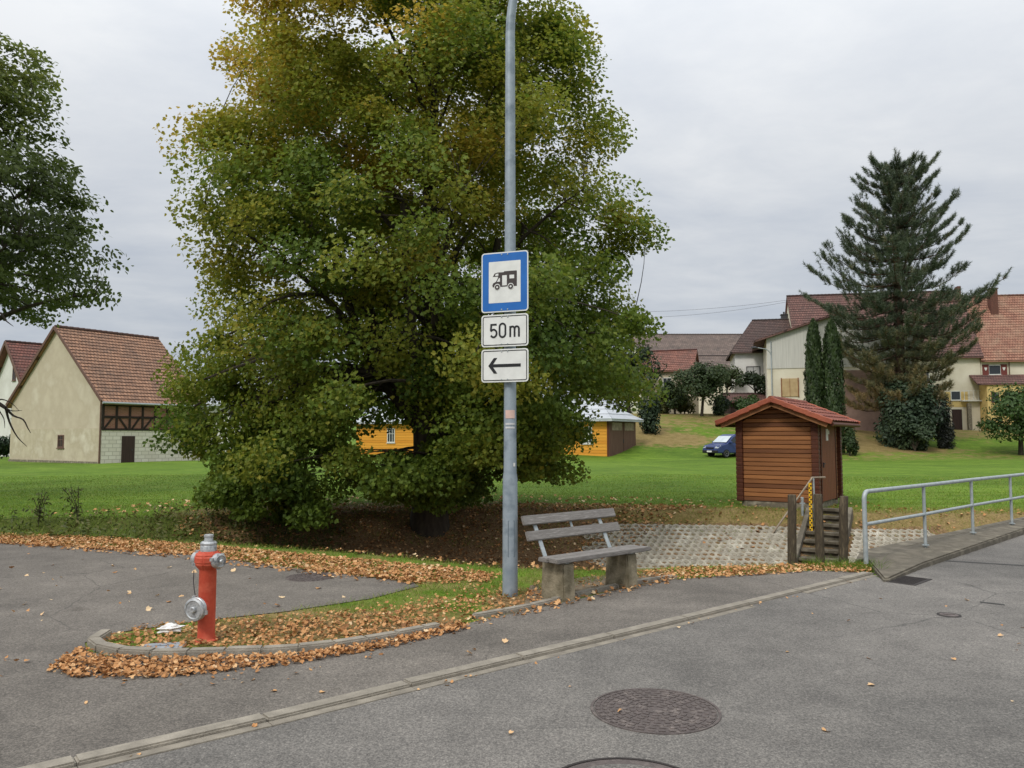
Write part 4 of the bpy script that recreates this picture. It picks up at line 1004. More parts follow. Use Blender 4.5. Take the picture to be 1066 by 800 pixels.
# --- long yellow shed
th = R(33); A = At(634, 476, 60); A.z = tz(A.x, A.y); u_ = Vector((math.cos(th), -math.sin(th), 0)); v_ = Vector((math.sin(th), math.cos(th), 0))
Ws = 5.0; Ls = 27.0; c_ = A-u_*Ls/2+v_*Ws/2
sh = House('yellow_shed', 'long yellow boarded shed with pale metal roof and brown end doors', (c_.x, c_.y, A.z), -th, Ls, Ws, 3.15, 1.35, M['yellowboards'], M['metalroof'], .55, .5, 1, hipr=2.0, hipl=2.0, cat='shed', row=1.2)
for u in (Ls/2-1.9, Ls/2-4.9, Ls/2-8, Ls/2-11.5, -2, -5.5, -9):
    sh.window('front', u, 1.0, .95, 1.35, M['white'], 2)
sh.panel('right', 0, -.4, Ws+.04, 3.52, 'end_wall', M['brown'], .0, .04)
for sg in (-1, 1):
    d_ = sh.panel('right', sg*1.18, -.2, 2.26, 3.1, 'door', M['brown'], .03, .05)
    sh.panel('right', sg*1.18, 2.05, 1.8, .62, 'transom_pane', pm('dusty_glass', S(150, 136, 122), S(104, 92, 82), 3, .3), .05, .05, d_)
mb = MB(); p = sh.P('right', 0, 1.2, .09); mb.box(p, (.05, .08, .3)); mb.build('handle', M['darkmetal'], d_)
mb = MB(); p = sh.P('front', Ls/2-6.4, -.3, .05); mb.box(p+Vector((0, 0, 1.7)), (.12, .06, 3.3)); mb.build('post', M['brown'], sh.root)
mb = MB(); p = sh.P('front', Ls/2-.06, -.3, .03); mb.box(p+Vector((0, 0, 1.72)), (.14, .08, 3.4)); mb.build('corner_board', M['hutdark'], sh.root)
# --- small cottage with red roof
q = At(703, 381, 88)
ct = House('cottage', 'small beige cottage with clay red roof above the hillside bushes', (q.x, q.y+2.5, 4.2), R(-22), 5.6, 5, 5.4, 2.2, M['plaster'], M['rooftile_cottage'], .4, .3, 2)
ct.window('front', 0, 3.2, 1.0, 1.1)
# --- long grey-brown farm roof
q = At(736, 376, 108)
fm = House('farm_building', 'long farm building with wide faded grey brown roof on the hilltop', (q.x+2, q.y+7, 5.0), R(0), 22, 14, 7.4, 4.6, M['cream'], M['rooftile_grey'], .6, .4, 2, cat='farm building', row=.4)
for u in (-6, -2, 2, 6): fm.window('front', u, 4.0, 1.2, 1.2)
# lower lean-to roof of slate colour in front of it
q = At(742, 380, 101)
lo = House('farm_annex', 'low annex with dark grey roof below the long farm roof', (q.x, q.y+3, 5.0), 0, 11, 6, 5.6, 2.0, M['cream'], M['rooftile_grey'], .5, .3, 2, cat='farm building', row=.4)
# --- white house, dark roof
q = At(768, 400, 86); L_ = 8.6
wh = House('village_house', 'white house with dark brown hipped roof and small chimney left of the pine', (q.x+L_/2+.6, q.y+3.4, 4.5), R(-12), L_, 8, 7.1, 3.7, M['whitewall'], M['rooftile_dark'], .5, .4, 2, hipl=2.3)
wh.window('front', -L_/2+1.95, 3.6, 1.5, 1.5, M['darkmetal'], 1, pane=M['shuttergrey']); wh.chimney(1.7, .8, .65, .65, 9.5, 11.5, M['darkmetal'])
wh.window('front', -L_/2+5, 3.6, 1.3, 1.4)
# --- garden shed with reddish roof
q = At(786, 414, 80)
gs = House('garden_shed', 'low dark garden shed with red brown roof behind the fruit trees', (q.x, q.y+1.5, tz(q.x, q.y)), R(3), 5.4, 3, 1.5, .7, M['darkwood'], M['rooftile_mauve'], .4, .3, 1.5, cat='shed')
gs.panel('front', .8, -.3, .9, 1.7, 'door', M['brown'])
# --- beige gabled barn house (gable to the street)
def corner(px, Y, rz, L, W, z):
    """centre of a house whose front left corner stands at column px, depth Y"""
    p = At(px, 455, Y); u = Vector((math.cos(rz), math.sin(rz), 0)); v = Vector((-math.sin(rz), math.cos(rz), 0))
    c = p+u*L/2+v*W/2; c.z = z; return c
def facade(hs, face, px, py, n_=None):
    """(u, z) on a wall where the photograph shows column px, row py"""
    M4 = Matrix.Translation(hs.root.location) @ Matrix.Rotation(hs.root.rotation_euler.z, 4, 'Z')
    o = M4 @ hs.P(face, 0, 0, 0); u = (M4 @ hs.P(face, 1, 0, 0))-o; n = u.cross(Vector((0, 0, 1)))
    d = ray(px, py); t = (o-Vector((0, 0, CAMZ))).dot(n)/d.dot(n); p = Vector((0, 0, CAMZ))+d*t-o
    return p.dot(u), p.z
ra = R(-16); ya = 77; Wa = 13.4; za = 3.0; La = 9
u_ = Vector((math.cos(ra), math.sin(ra), 0)); v_ = Vector((-math.sin(ra), math.cos(ra), 0))
c_ = At(800, 455, ya)+u_*Wa/2+v_*La/2; c_.z = za
ez = At(800, 352, ya).z-za; rz_ = At(870, 327, ya-1.8).z-za
bh_ = House('gabled_barn_house', 'beige house with pale clad gable and boarded window behind the hut', c_, ra+R(90), La, Wa, ez, rz_-ez, M['cream'], M['rooftile_mauve'], 1.2, .5, 2)
g0 = facade(bh_, 'left', 806, 384)[1]
mb = MB(); gp = lambda u, z, o=.06: bh_.P('left', u, z, o)
hwW = Wa/2-.02
pts = [(-hwW, g0), (hwW, g0), (hwW, ez-.05), (0, rz_-.25), (-hwW, ez-.05)]
mb.add([gp(*p) for p in pts]+[gp(p[0], p[1], -.02) for p in pts], [(0, 1, 2, 3, 4)]+[(k, (k+1) % 5, 5+(k+1) % 5, 5+k) for k in range(5)]); mb.build('gable_cladding', M['cladding'], bh_.root)
u0, zb0 = facade(bh_, 'left', 872, 386); u1 = Wa/2-.03
bh_.panel('left', (u0+u1)/2, -1.5, u1-u0, zb0+1.5, 'lower_wall', pm('dusty_pink_render', S(150, 124, 112), S(128, 104, 94), 1.2, .9), .0, .05)
uw, bz = facade(bh_, 'left', 822.5, 413)
w_ = bh_.panel('left', uw, bz, 1.5, 1.8, 'boarded_window', M['board'], .03, .05)
for du in (-.79, .79): bh_.panel('left', uw+du, bz-.05, .1, 1.9, 'window_frame', M['fascia'], .03, .08, w_)
bh_.panel('left', uw, bz+.0, .04, 1.8, 'centre_joint', M['fascia'], .03, .07, w_)
mb = MB(); p = bh_.P('left', facade(bh_, 'left', 803.5, 400)[0], -1, .12); mb.tube([p, p+Vector((0, 0, ez+.6))], .06, 8); mb.build('downpipe', M['galv2'], bh_.root)
# --- long red-brown roofed house behind the pine, and orange roofed one at the right
rb_ = R(-10); yb = 84; zb = 2.4; Lb_ = 18.3
hwb = At(975, 371, 82).z-zb+.4; hrb = At(840, 308.5, 88.5).z-zb-hwb
hb_ = House('village_house', 'long cream house with red brown roof standing behind the tall pine', corner(833, yb, rb_, Lb_, 10, zb), rb_, Lb_, 10, hwb, hrb, M['cream'], M['rooftile_mauve'], .45, .2, 2)
mb = MB(); mb.box((Lb_/2-.05, 0, hwb+hrb-.1), (.35, .9, 1.3)); mb.build('chimney', M['chim'], hb_.root)
u, z = facade(hb_, 'front', 995, 417); hb_.window('front', u, z, 1.0, 1.0, M['white'], 0)
u, z = facade(hb_, 'front', 962, 400); hb_.window('front', u, z, 1.1, 1.3, M['white'], 1)
u, z = facade(hb_, 'front', 996, 424); hb_.panel('front', u, z, 2.2, 1.6, 'yellow_patch', M['yellowwall'], .0, .02)
u, z = facade(hb_, 'front', 997, 453); hb_.panel('front', u, z, .95, 2.7, 'door', M['darkwood'], .02, .04)
Lc_ = 15; e_ = hb_.root.location+Matrix.Rotation(rb_, 3, 'Z') @ Vector((Lb_/2+.06, -5, 0)); rc_ = R(-8)
uu = Vector((math.cos(rc_), math.sin(rc_), 0)); vv = Vector((-math.sin(rc_), math.cos(rc_), 0)); cc_ = e_+uu*Lc_/2+vv*5; cc_.z = zb
hwc = At(1030, 379, 80).z-zb+.95; hrc = At(1030, 308.5, 85).z-zb-hwc
hc = House('village_house', 'cream house with weathered orange roof and red shuttered window at the right edge', cc_, rc_, Lc_, 10, hwc, hrc, M['cream'], M['rooftile_orange'], .45, .12, 2)
cu = lambda px: facade(hc, 'front', px, 400)[0]
bzz = lambda py: facade(hc, 'front', 1030, py)[1]
wz = bzz(390.5); wn_ = hc.window('front', cu(1036), wz, 1.25, 1.05, M['white'], 0)
for px in (1026.5, 1045.5):
    s_ = hc.panel('front', cu(px), wz-.02, .62, 1.12, 'shutter', M['shutterred'], .02, .05, wn_)
    mb = MB(); p = hc.P('front', cu(px), wz+.62, .075)
    mb.add([p+Vector((dx, 0, dz)) for dx, dz in ((-.14, .16), (.14, .16), (.12, 0), (0, -.2), (-.12, 0))]+[p+Vector((dx, .02, dz)) for dx, dz in ((-.14, .16), (.14, .16), (.12, 0), (0, -.2), (-.12, 0))], [(0, 1, 2, 3, 4)]+[(k, (k+1) % 5, 5+(k+1) % 5, 5+k) for k in range(5)])
    mb.build('shutter_emblem', M['white'], wn_)
hc.chimney(cu(1055), -1.3, .75, .75, hwc+hrc-3, hwc+hrc+.55)
mb = MB(); p = hc.P('front', cu(1051), 0, .1); mb.tube([p, p+Vector((0, 0, hwc))], .05, 8); mb.build('downpipe', M['brown'], hc.root)
za_, zb_ = bzz(389.5)-.1, bzz(400)-.1; xa, xb = cu(1009), Lc_/2+.3
mb = MB(); slope(mb, (xa, -6.9, zb_), (xb, -6.9, zb_), (xb, -5.02, za_), (xa+.0, -5.02, za_), .4, .04, .12); mb.build('porch_roof', M['rooftile_mauve'], hc.root)
mb = MB(); mb.box(((cu(1019)+xb)/2, -5.9, (zb_-2)/2), (xb-cu(1019), 1.7, zb_+2)); mb.build('porch_wall', M['yellowwall'], hc.root)
for px in (1027, 1040, 1054, 1068):
    mb = MB(); x0 = cu(px); mb.box((x0, -6.78, zb_-1.4), (.75, .06, 1.1)); w_ = mb.build('porch_window', M['brown'], hc.root)
    mb = MB(); mb.box((x0, -6.80, zb_-1.4), (.6, .05, .95)); mb.build('pane', M['glass'], w_)
mb = MB(); bx0 = cu(1004); bzq = bzz(412)
for k in range(5): mb.box((bx0+.45*k-.2, -5.35, bzq), (.05, .05, 1.0))
mb.box((bx0+.7, -5.35, bzq+.5), (2.1, .06, .06)); mb.box((bx0+.7, -5.2, bzq-.55), (2.3, .7, .12)); mb.build('balcony', M['white'], hc.root)
mb = MB(); mb.box((cu(1003.5)+.2, -5.5, bzz(436)), (.35, .35, 3.2)); mb.build('pillar', M['concrete'], hc.root)
# ================================================================== street lamp, wires, van
b_ = At(804, 415, 73); b_.z = tz(b_.x, b_.y)
sl_ = thing('street_lamp', 'slim grey street lamp with bent arm in front of the beige gable', 'street lamp', b_)
zt_ = At(804, 366, 73).z-b_.z; mb = MB(); pts = [(0, 0, -.3), (0, 0, zt_-.6)]
for k in range(1, 9): a = R(80*k/8); pts.append((-.75*(1-math.cos(a)), 0, zt_-.6+.85*math.sin(a)))
pts.append((-1.35, 0, zt_+.34)); mb.tube(pts, [.06]*2+[.045]*9, 8); mb.build('pole', M['galv2'], sl_)
mb = MB(); mb.tube([(-1.3, 0, zt_+.33), (-1.5, 0, zt_+.36), (-1.95, 0, zt_+.36)], [.05, .12, .06], 8); mb.build('lamp_head', M['darkmetal'], sl_)
for (pa, pb, lab) in (((660, 325), (850, 308), 'upper thin overhead wire crossing the sky left of the red roofs'), ((660, 331), (822, 314), 'lower thin overhead wire reaching the white house chimney')):
    a, e = At(*pa, 92), At(*pb, 84); mb = MB()
    mb.tube([a.lerp(e, k/14)-Vector((0, 0, 1.6*4*(k/14)*(1-k/14)*.25)) for k in range(15)], .014, 5)
    setp(mb.build('power_line', M['darkmetal']), lab, 'power line', 'overhead wires above the village')
# --- van
q = G(739, 477.5); q = Vector((At(739, 477, 59).x, 59, 0)); vz = tz(q.x, q.y)
van = thing('blue_van', 'small dark blue van parked on the grass partly hidden by the hut', 'van', (q.x, q.y, vz), R(27))  # nose at local x=0, tail +x, near side -y
prof = [(.02, .32), (0, .55), (.06, .78), (.22, .92), (.95, 1.08), (1.62, 1.62), (1.95, 1.76), (3.2, 1.80), (4.15, 1.74), (4.32, 1.0), (4.36, .5), (4.3, .32)]
W_ = 1.76
def vp(p, y, tuck=0): 
    t = max(0, (p[1]-.95)/.85); return Vector((p[0], y*(1-.12*t), p[1]))
mb = MB(); n = len(prof)
Ls_ = [vp(p, -W_/2) for p in prof]; Rs_ = [vp(p, W_/2) for p in prof]
mb.add(Ls_+Rs_, [tuple(range(n)), tuple(range(2*n-1, n-1, -1))]+[(k, (k+1) % n, n+(k+1) % n, n+k) for k in range(n)])
mb.build('body', M['vanblue'], van, .07, seg=3)
mb = MB()
a, b2 = (1.02, 1.11), (1.60, 1.585); f = lambda p, y: vp(p, y)+Vector((-.05, 0, .05))
mb.quad(f(a, -W_/2+.1), f(a, W_/2-.1), f(b2, W_/2-.12), f(b2, -W_/2+.12)); mb.build('windscreen', pm('pale_glass', S(196, 204, 208), S(176, 186, 192), 2, .1), van)
for sg in (-1, 1):
    for poly in ([(1.2, 1.12), (2.0, 1.12), (2.0, 1.62), (1.75, 1.60)], [(2.1, 1.12), (3.1, 1.12), (3.1, 1.64), (2.1, 1.63)], [(3.2, 1.12), (4.1, 1.12), (4.0, 1.6), (3.2, 1.64)]):
        mb = MB(); mb.quad(*[vp(p, sg*(W_/2+.012)) for p in poly]); mb.build('side_window', M['glass'], van)
    for x0 in (.86, 3.55):
        mb = MB(); mb.lathe([(.20, -.1), (.31, -.09), (.31, .08), (.27, .10), (.20, .10)], (x0, sg*(W_/2-.06), .31), 22, (0, sg, 0)); wl = mb.build('wheel', M['rubber'], van)
        mb = MB(); mb.lathe([(.205, 0), (.205, .105), (.15, .09), (.05, .10)], (x0, sg*(W_/2-.06), .31), 16, (0, sg, 0)); mb.build('rim', M['alu'], wl)
    mb = MB(); mb.add([(.02, sg*.52, .72), (.02, sg*.84, .70), (.34, sg*.885, .84), (.36, sg*.80, .95), (.14, sg*.56, .86)], [(0, 1, 2, 3, 4)]); mb.build('headlight', M['galv2'], van)
    mb = MB(); mb.box((1.25, sg*(W_/2+.1), 1.14), (.14, .2, .18)); mb.build('mirror', M['vanblue'], van, .03)
mb = MB(); mb.box((.03, 0, .44), (.14, W_-.1, .22)); mb.build('bumper', M['rubber'], van, .04)
mb = MB(); mb.box((-.05, 0, .46), (.02, .52, .12)); mb.build('number_plate', M['paper'], van)
mb = MB(); mb.box((.02, 0, .72), (.06, .8, .1)); mb.build('grille', M['rubber'], van)
# ================================================================== trees
def interp(z, tab):
    return np.interp(z, [t[0] for t in tab], [t[1] for t in tab])
def bez(a, c, b_, n=8): return [a*(1-t)**2+c*2*t*(1-t)+b_*t*t for t in [k/n for k in range(n+1)]]
def pad_leaves(pads, prad, per, flat, center, up=.55, outw=.5, rnd=.55):
    """leaves around pad centres; pads (n,3), prad (n,)"""
    n = len(pads); tot = n*per
    d = rng.normal(size=(n, per, 3)); d = nrm(d)*(rng.random((n, per, 1))**.45)
    d *= prad[:, None, None]; d[..., 2] *= flat
    out = nrm(pads-center); droop = (np.linalg.norm(d[..., :2], axis=-1)/np.maximum(prad[:, None], .01))**2*.22*prad[:, None]
    d[..., 2] -= droop
    P = (pads[:, None, :]+d).reshape(-1, 3)
    N = (np.repeat(out, per, 0)*outw+np.array([0, 0, up])+rng.normal(size=(tot, 3))*rnd)
    return P, N
def vnoise(p, s, seed=0):
    return (np.sin(p[..., 0]*s+seed)*np.cos(p[..., 1]*s*1.13+seed*2)+np.sin(p[..., 2]*s*1.21+seed*3+p[..., 0]*s*.5)+np.sin((p[..., 0]+p[..., 1]-p[..., 2])*s*.73+seed))/3
def limbs(mb, trunk, pads, nprim, r0, zmin, seed=0, avoid=None):
    """a few bent primaries from the trunk line to some pads, then twigs from the nearest primary to every pad"""
    idx = rng.permutation(len(pads))[:nprim]; nodes = []; rad = []
    for i in idx:
        p = Vector(pads[i]); hd = math.hypot(p.x-trunk[0].x, p.y-trunk[0].y)
        z0 = min(max(zmin, p.z-hd*.75-.4), trunk[-1].z-.3)
        k = next(k for k in range(len(trunk)-1) if trunk[k+1].z >= z0); t = (z0-trunk[k].z)/max(trunk[k+1].z-trunk[k].z, .01)
        a = trunk[k].lerp(trunk[k+1], max(0, min(1, t))); c = a.lerp(p, .45)+Vector((random.uniform(-.3, .3), random.uniform(-.3, .3), .25*hd))
        pts = bez(a, c, p, 9)
        if avoid and any(avoid(*q) for q in pts[3:]): continue
        rr = r0*(.45+.55*min(1, hd/5))*(1-.45*z0/max(trunk[-1].z, 1))
        rs = [rr*(1-.85*k/9) for k in range(10)]; mb.tube(pts, rs, 6, caps=False); nodes += pts[2:]; rad += rs[2:]
    Nn = np.array([tuple(q) for q in nodes])
    for i in range(len(pads)):
        p = Vector(pads[i]); dd = np.linalg.norm(Nn-pads[i], axis=1)+.6*np.clip(Nn[:, 2]-pads[i][2], 0, None); j = int(np.argmin(dd))
        a = nodes[j]; L_ = (p-a).length
        if L_ < .15: continue
        if avoid and any(avoid(*a.lerp(p, q)) for q in (.3, .5, .7)): continue
        c = a.lerp(p, .5)+Vector((random.uniform(-.15, .15)*L_, random.uniform(-.15, .15)*L_, .15*L_))
        r_ = min(rad[j]*.7, .012+.012*L_); mb.tube(bez(a, c, p, 5), [r_*(1-.7*k/5) for k in range(6)], 5, caps=False)
# --- the big maple
tb = H(447, 546); D0 = 17.2
print('maple base', tb)
def mz(py): return At(447, py, D0).z
def mx(px, py): return At(px, py, D0).x
LT = [(555, 262), (520, 225), (500, 212), (450, 195), (400, 182), (350, 182), (300, 178), (200, 186), (100, 200), (60, 206), (25, 212), (0, 230), (-50, 290), (-85, 400)]
RT = [(555, 330), (520, 470), (500, 570), (470, 615), (450, 650), (400, 698), (350, 712), (300, 704), (200, 678), (100, 642), (40, 608), (0, 596), (-50, 560), (-85, 460)]
ltab = sorted((mz(y), mx(447, y)-mx(x, y)) for y, x in LT); rtab = sorted((mz(y), mx(x, y)-mx(447, y)) for y, x in RT)
axis0 = np.array([mx(447, 400), tb.y+.15])
def env(z, ang):
    l, r_ = interp(z, ltab)*.95, interp(z, rtab)*.95
    return (l+r_)/2+(r_-l)/2*np.cos(ang)
def gap(x, y, z):
    px = 533+x*800/y; py = 455-(z-1.7)*800/y
    return ((px-404)/42)**2+((py-452)/26)**2 < 1 or ((px-322)/24)**2+((py-484)/18)**2 < 1 or ((px-630)/40)**2+((py-468)/36)**2 < 1
ztop = mz(-85); pads = []; tries = 0
while len(pads) < 620 and tries < 60000:
    tries += 1
    z = rng.uniform(mz(550), ztop); an = rng.uniform(-math.pi, math.pi); e = env(z, an)
    e *= .96+.06*math.sin(an*3+z*1.3)+.05*math.sin(an*7-z*2.1)
    if rng.random() > e/5.8: continue
    f = rng.random()**.42; r_ = f*e
    x = axis0[0]+r_*math.cos(an); y = axis0[1]+r_*math.sin(an)*.95
    pz = tz(x, y)
    s_ = 447+(x-axis0[0])*800/17.2
    zb_ = mz(np.interp(s_, [190, 215, 260, 330, 345, 380, 420, 470, 500, 560, 600, 640, 690], [470, 520, 560, 550, 505, 490, 500, 530, 515, 505, 480, 435, 395]))
    if z < max(zb_+.15, pz+.35): continue
    if gap(x, y, z): continue       # a thin place in the lower crown
    pads.append((x, y, z))
def low_pads(n, xs, ys, Ys):
    k = 0
    while k < n:
        p = At(rng.uniform(*xs), rng.uniform(*ys), rng.uniform(*Ys))
        if p.z < tz(p.x, p.y)+.3: continue
        if gap(*p): continue
        pads.append(tuple(p)); k += 1
low_pads(24, (222, 330), (455, 538), (14.2, 17.5)); low_pads(22, (240, 480), (468, 508), (14.8, 18.5)); low_pads(9, (425, 470), (490, 520), (14.6, 16.5))
low_pads(22, (470, 590), (425, 492), (14.4, 17.8)); low_pads(14, (180, 300), (400, 480), (15, 18))
pads = np.array(pads); prad = rng.uniform(.45, 1.05, len(pads))*np.where(pads[:, 2] < 1.8, .68, 1); ctr = np.array([axis0[0], axis0[1], 5.0])
P, N = pad_leaves(pads, prad, 520, .64, ctr, .55, .55, .55)
per = 520
ptone = np.repeat(rng.normal(0, .09, len(pads)), per)
hgt = (P[:, 2]-0)/11
left = np.clip(-(P[:, 0]-axis0[0])/5.5, -1, 1)
tone = .24+.32*np.clip(hgt, 0, 1)+.15*left*np.clip(hgt*1.4, 0, 1)+.21*vnoise(P, .9, 2)*np.clip(hgt+.3, 0, 1)+ptone+rng.normal(0, .07, len(P))
tone = np.clip(tone, 0, 1)
maple = thing('maple_tree', 'huge broad maple turning yellow on top, its leaves drooping to the bank', 'tree', tb)
mb = MB(); fork = Vector((tb.x-.05, tb.y, 2.0)); tr = [Vector((tb.x, tb.y, tb.z-.4)), Vector((tb.x, tb.y, tb.z+.1)), Vector((tb.x+.02, tb.y, tb.z+.8)), Vector((tb.x-.03, tb.y, 1.2)), Vector((tb.x-.06, tb.y, 2.4)), Vector((tb.x+.05, tb.y+.1, 4.5)), Vector((tb.x-.05, tb.y, 7.5)), Vector((tb.x+.1, tb.y, 10.5)), Vector((tb.x, tb.y, 12))]
lt = [p-tb for p in tr]
mb.tube(lt, [.55, .44, .36, .34, .34, .25, .16, .07, .02], 16)
for (dx, dy, dz, r_) in ((1.6, -.3, 4.2, .2), (-1.7, .2, 4.4, .21), (.5, 1.4, 4.6, .18), (-.4, -1.5, 4.5, .17), (2.2, .8, 5.2, .15), (-2.3, -.8, 5.3, .15)):
    a = tr[3].lerp(tr[4], random.uniform(.3, .9))-tb; e = a+Vector((dx, dy, dz)); c = a+Vector((dx*.75, dy*.75, dz*.3))
    mb.tube(bez(a, c, e, 8), [r_*(1-.6*k/8) for k in range(9)], 9, caps=False)
mb.build('trunk', M['bark'], maple)
mb = MB(); limbs(mb, tr, pads, 44, .13, 1.6, 0, gap); mb.v = [tuple(Vector(p)-tb) for p in mb.v]; mb.build('branches', M['bark'], maple)
o = leaves('crown', P-np.array(tb), N, rng.uniform(.045, .105, len(P)), tone, M['maple'], 'maple', maple)
# --- ash at the left edge
D1 = 22; ab = Vector((-17.8, 22.5, 0)); ab.z = tz(ab.x, ab.y)
az = lambda py: At(100, py, D1).z
ax_ = lambda px: At(px, 300, D1).x
atab = sorted([(az(342), ax_(60)-ab.x), (az(325), ax_(132)-ab.x), (az(300), ax_(144)-ab.x), (az(262), ax_(122)-ab.x), (az(215), ax_(116)-ab.x), (az(150), ax_(100)-ab.x), (az(110), ax_(72)-ab.x), (az(70), ax_(50)-ab.x), (az(35), ax_(58)-ab.x), (az(22), ax_(10)-ab.x), (az(0), 1.5)])
pads = []
while len(pads) < 340:
    z = rng.uniform(az(314), az(16)); an = rng.uniform(-math.pi, math.pi); e = (interp(z, atab)-.9)*(.94+.10*math.sin(an*4+z*1.1)+.05*math.sin(an*9+z*2)); r_ = e*rng.random()**.4*.96
    if rng.random() > e/7: continue
    if math.cos(an) < -.2 and rng.random() < .7: continue
    pads.append((ab.x+r_*math.cos(an), ab.y+r_*math.sin(an), z))
pads = np.array(pads); prad = rng.uniform(.45, .95, len(pads)); per = 100
P, N = pad_leaves(pads, prad, per, .42, np.array([ab.x, ab.y, 8.5]))
tone = np.clip(.34+.18*vnoise(P, .8, 5)+np.repeat(rng.normal(0, .08, len(pads)), per)+.3*np.clip((P[:, 2]-9)/6, 0, 1)+rng.normal(0, .08, len(P)), 0, 1)
ash = thing('ash_tree', 'dark green ash tree reaching in from the left edge with a bare dead branch', 'tree', ab)
tr = [ab+Vector(q) for q in ((0, 0, -.3), (0, 0, .2), (.1, 0, 2.5), (.3, .1, 5), (.2, 0, 8), (.4, .1, 11), (.3, 0, 13.4))]
mb = MB(); mb.tube([p-ab for p in tr], [.6, .45, .36, .3, .2, .1, .03], 14); mb.build('trunk', M['bark'], ash)
mb = MB(); limbs(mb, tr, pads, 26, .15, 3.2); mb.v = [tuple(Vector(p)-ab) for p in mb.v]; mb.build('branches', M['bark'], ash)
leaves('crown', P-np.array(ab), N, rng.uniform(.12, .2, len(P)), tone, M['ash'], 'oval', ash)
mb = MB(); root_ = tr[2].lerp(tr[3], .35)
def pxs(l, Y=20.5): return [At(x, y, Y+random.uniform(-.15, .15)) for x, y in l]
stem = [root_, root_.lerp(At(-30, 405, 20.5), .5)+Vector((0, 0, .4))]+pxs([(-30, 408), (-6, 418), (6, 425)])
def dead(pts, r0, r1):
    mb.tube([p-ab for p in smoothline([Vector(p) for p in pts], 3)], list(np.linspace(r0, r1, (len(pts)-1)*3+1)), 6, caps=False)
dead(stem, .10, .045)
dead([stem[-1]]+pxs([(14, 433), (24, 437), (29, 446), (32, 451)]), .035, .006)
dead([stem[-1]]+pxs([(10, 440), (18, 455), (28, 465)]), .035, .006)
dead([stem[-1]]+pxs([(13, 428), (23, 427.5)]), .022, .005)
dead([stem[-2]]+pxs([(2, 416), (12, 420), (20, 428)]), .025, .005)
dead([stem[-2]]+pxs([(-2, 426), (4, 436), (5, 446)]), .025, .005)
dead([tr[3], tr[3].lerp(At(-10, 335, 20.5), .6)]+pxs([(-4, 325), (6, 334), (14, 340)]), .06, .006)
mb.build('dead_branch', pm('bare_grey_bark', S(58, 48, 42), S(42, 36, 32), 8, .9), ash)
# --- pine
DP = 68; pb = At(937, 466, DP); pb.z = tz(pb.x, pb.y)
pine = thing('pine_tree', 'tall dark pine with upturned branch tips in front of the red roofed houses', 'tree', pb)
pzz = lambda py: At(937, py, DP).z-pb.z
pw_ = sorted([(pzz(150), .3), (pzz(158), 2.0), (pzz(172), 3.4), (pzz(190), 3.8), (pzz(210), 3.6), (pzz(225), 4.8), (pzz(245), 5.3), (pzz(265), 6.0), (pzz(285), 7.2), (pzz(297), 8.2), (pzz(330), 7.4), (pzz(365), 6.2), (pzz(400), 5.6), (pzz(425), 5.0)])
Ht = pzz(166); LEAN = .5; mb = MB(); mb.tube([(0, 0, -.4), (0, 0, .3), (.15+.3*LEAN, 0, Ht*.3), (.6*LEAN, .1, Ht*.6), (.1+.85*LEAN, 0, Ht*.85), (LEAN, 0, Ht)], [.55, .45, .38, .26, .12, .03], 12); mb.build('trunk', M['barkp'], pine)
mb = MB(); tp, tn, ttone = [], [], []
z = pzz(420); 
while z < Ht-.3:
    Lw = float(interp(z*pzz(150)/Ht, pw_))*.97; nb = 6 if z < Ht*.8 else 5; a0 = rng.uniform(0, 6.28)
    for k in range(nb):
        an = a0+2*math.pi*k/nb+rng.normal(0, .18); L_ = Lw*rng.uniform(.66, 1.06)
        if rng.random() < .12: L_ *= .6
        d = Vector((math.cos(an), math.sin(an), 0)); zf = z/Ht; rise = (-.08 if zf < .55 else .12+.55*(zf-.55))
        pts = [Vector((LEAN*z/Ht, 0, z))+d*(L_*t)+Vector((0, 0, L_*(rise*t-.10*math.sin(t*math.pi)+.17*t**4))) for t in np.linspace(0, 1, 8)]
        mb.tube(pts, [.075*(1-.85*q/7)*(.6+.08*L_) for q in range(8)], 5, caps=False)
        nt_ = int(10+L_*11.5); sd = Vector((-d.y, d.x, 0))
        for q in range(nt_):
            t = 1-(rng.random()**1.25)*.95; i = min(6, int(t*7)); base_ = pts[i].lerp(pts[i+1], t*7-i)
            side = rng.normal(0, .32)*(1.15-t*.7)*L_*.42
            c = base_+sd*side+d*abs(side)*.2+Vector((0, 0, rng.normal(.12, .11)+.10*abs(side)))
            tp.append(c); tn.append((d*.55+sd*np.sign(side)*.25+Vector((0, 0, .95)))); ttone.append(np.clip(.38+.42*(zf < .42)*(.42-zf)/.42*1.6+rng.normal(0, .1)-.0*zf, 0, 1))
            if q % 3 == 0: mb.tube([base_, c], [.02, .012], 4, caps=False)
    z += rng.uniform(.85, 1.25)*(1 if z < Ht*.75 else .75)
mb.build('branches', M['barkp'], pine)
tp = np.array([tuple(p) for p in tp]); tn = nrm(np.array([tuple(p) for p in tn])); ttone = np.array(ttone); per = 44
print('tufts', len(tp))
# each tuft: a bottle brush of needles round its own axis
s_ = rng.random((len(tp), per, 1)); Ax = np.repeat(tn[:, None], per, 1); T = nrm(Ax*rng.uniform(.25, .9, (len(tp), per, 1))+nrm(rng.normal(size=Ax.shape))*.75)
P = (tp[:, None]+Ax*(s_-.35)*.5).reshape(-1, 3); T = T.reshape(-1, 3); N = np.cross(T, rng.normal(size=T.shape))
leaves('crown', P, N, rng.uniform(.24, .36, len(P)), np.repeat(ttone, per)+rng.normal(0, .05, len(P)), M['needle'], 'needle', pine, T)
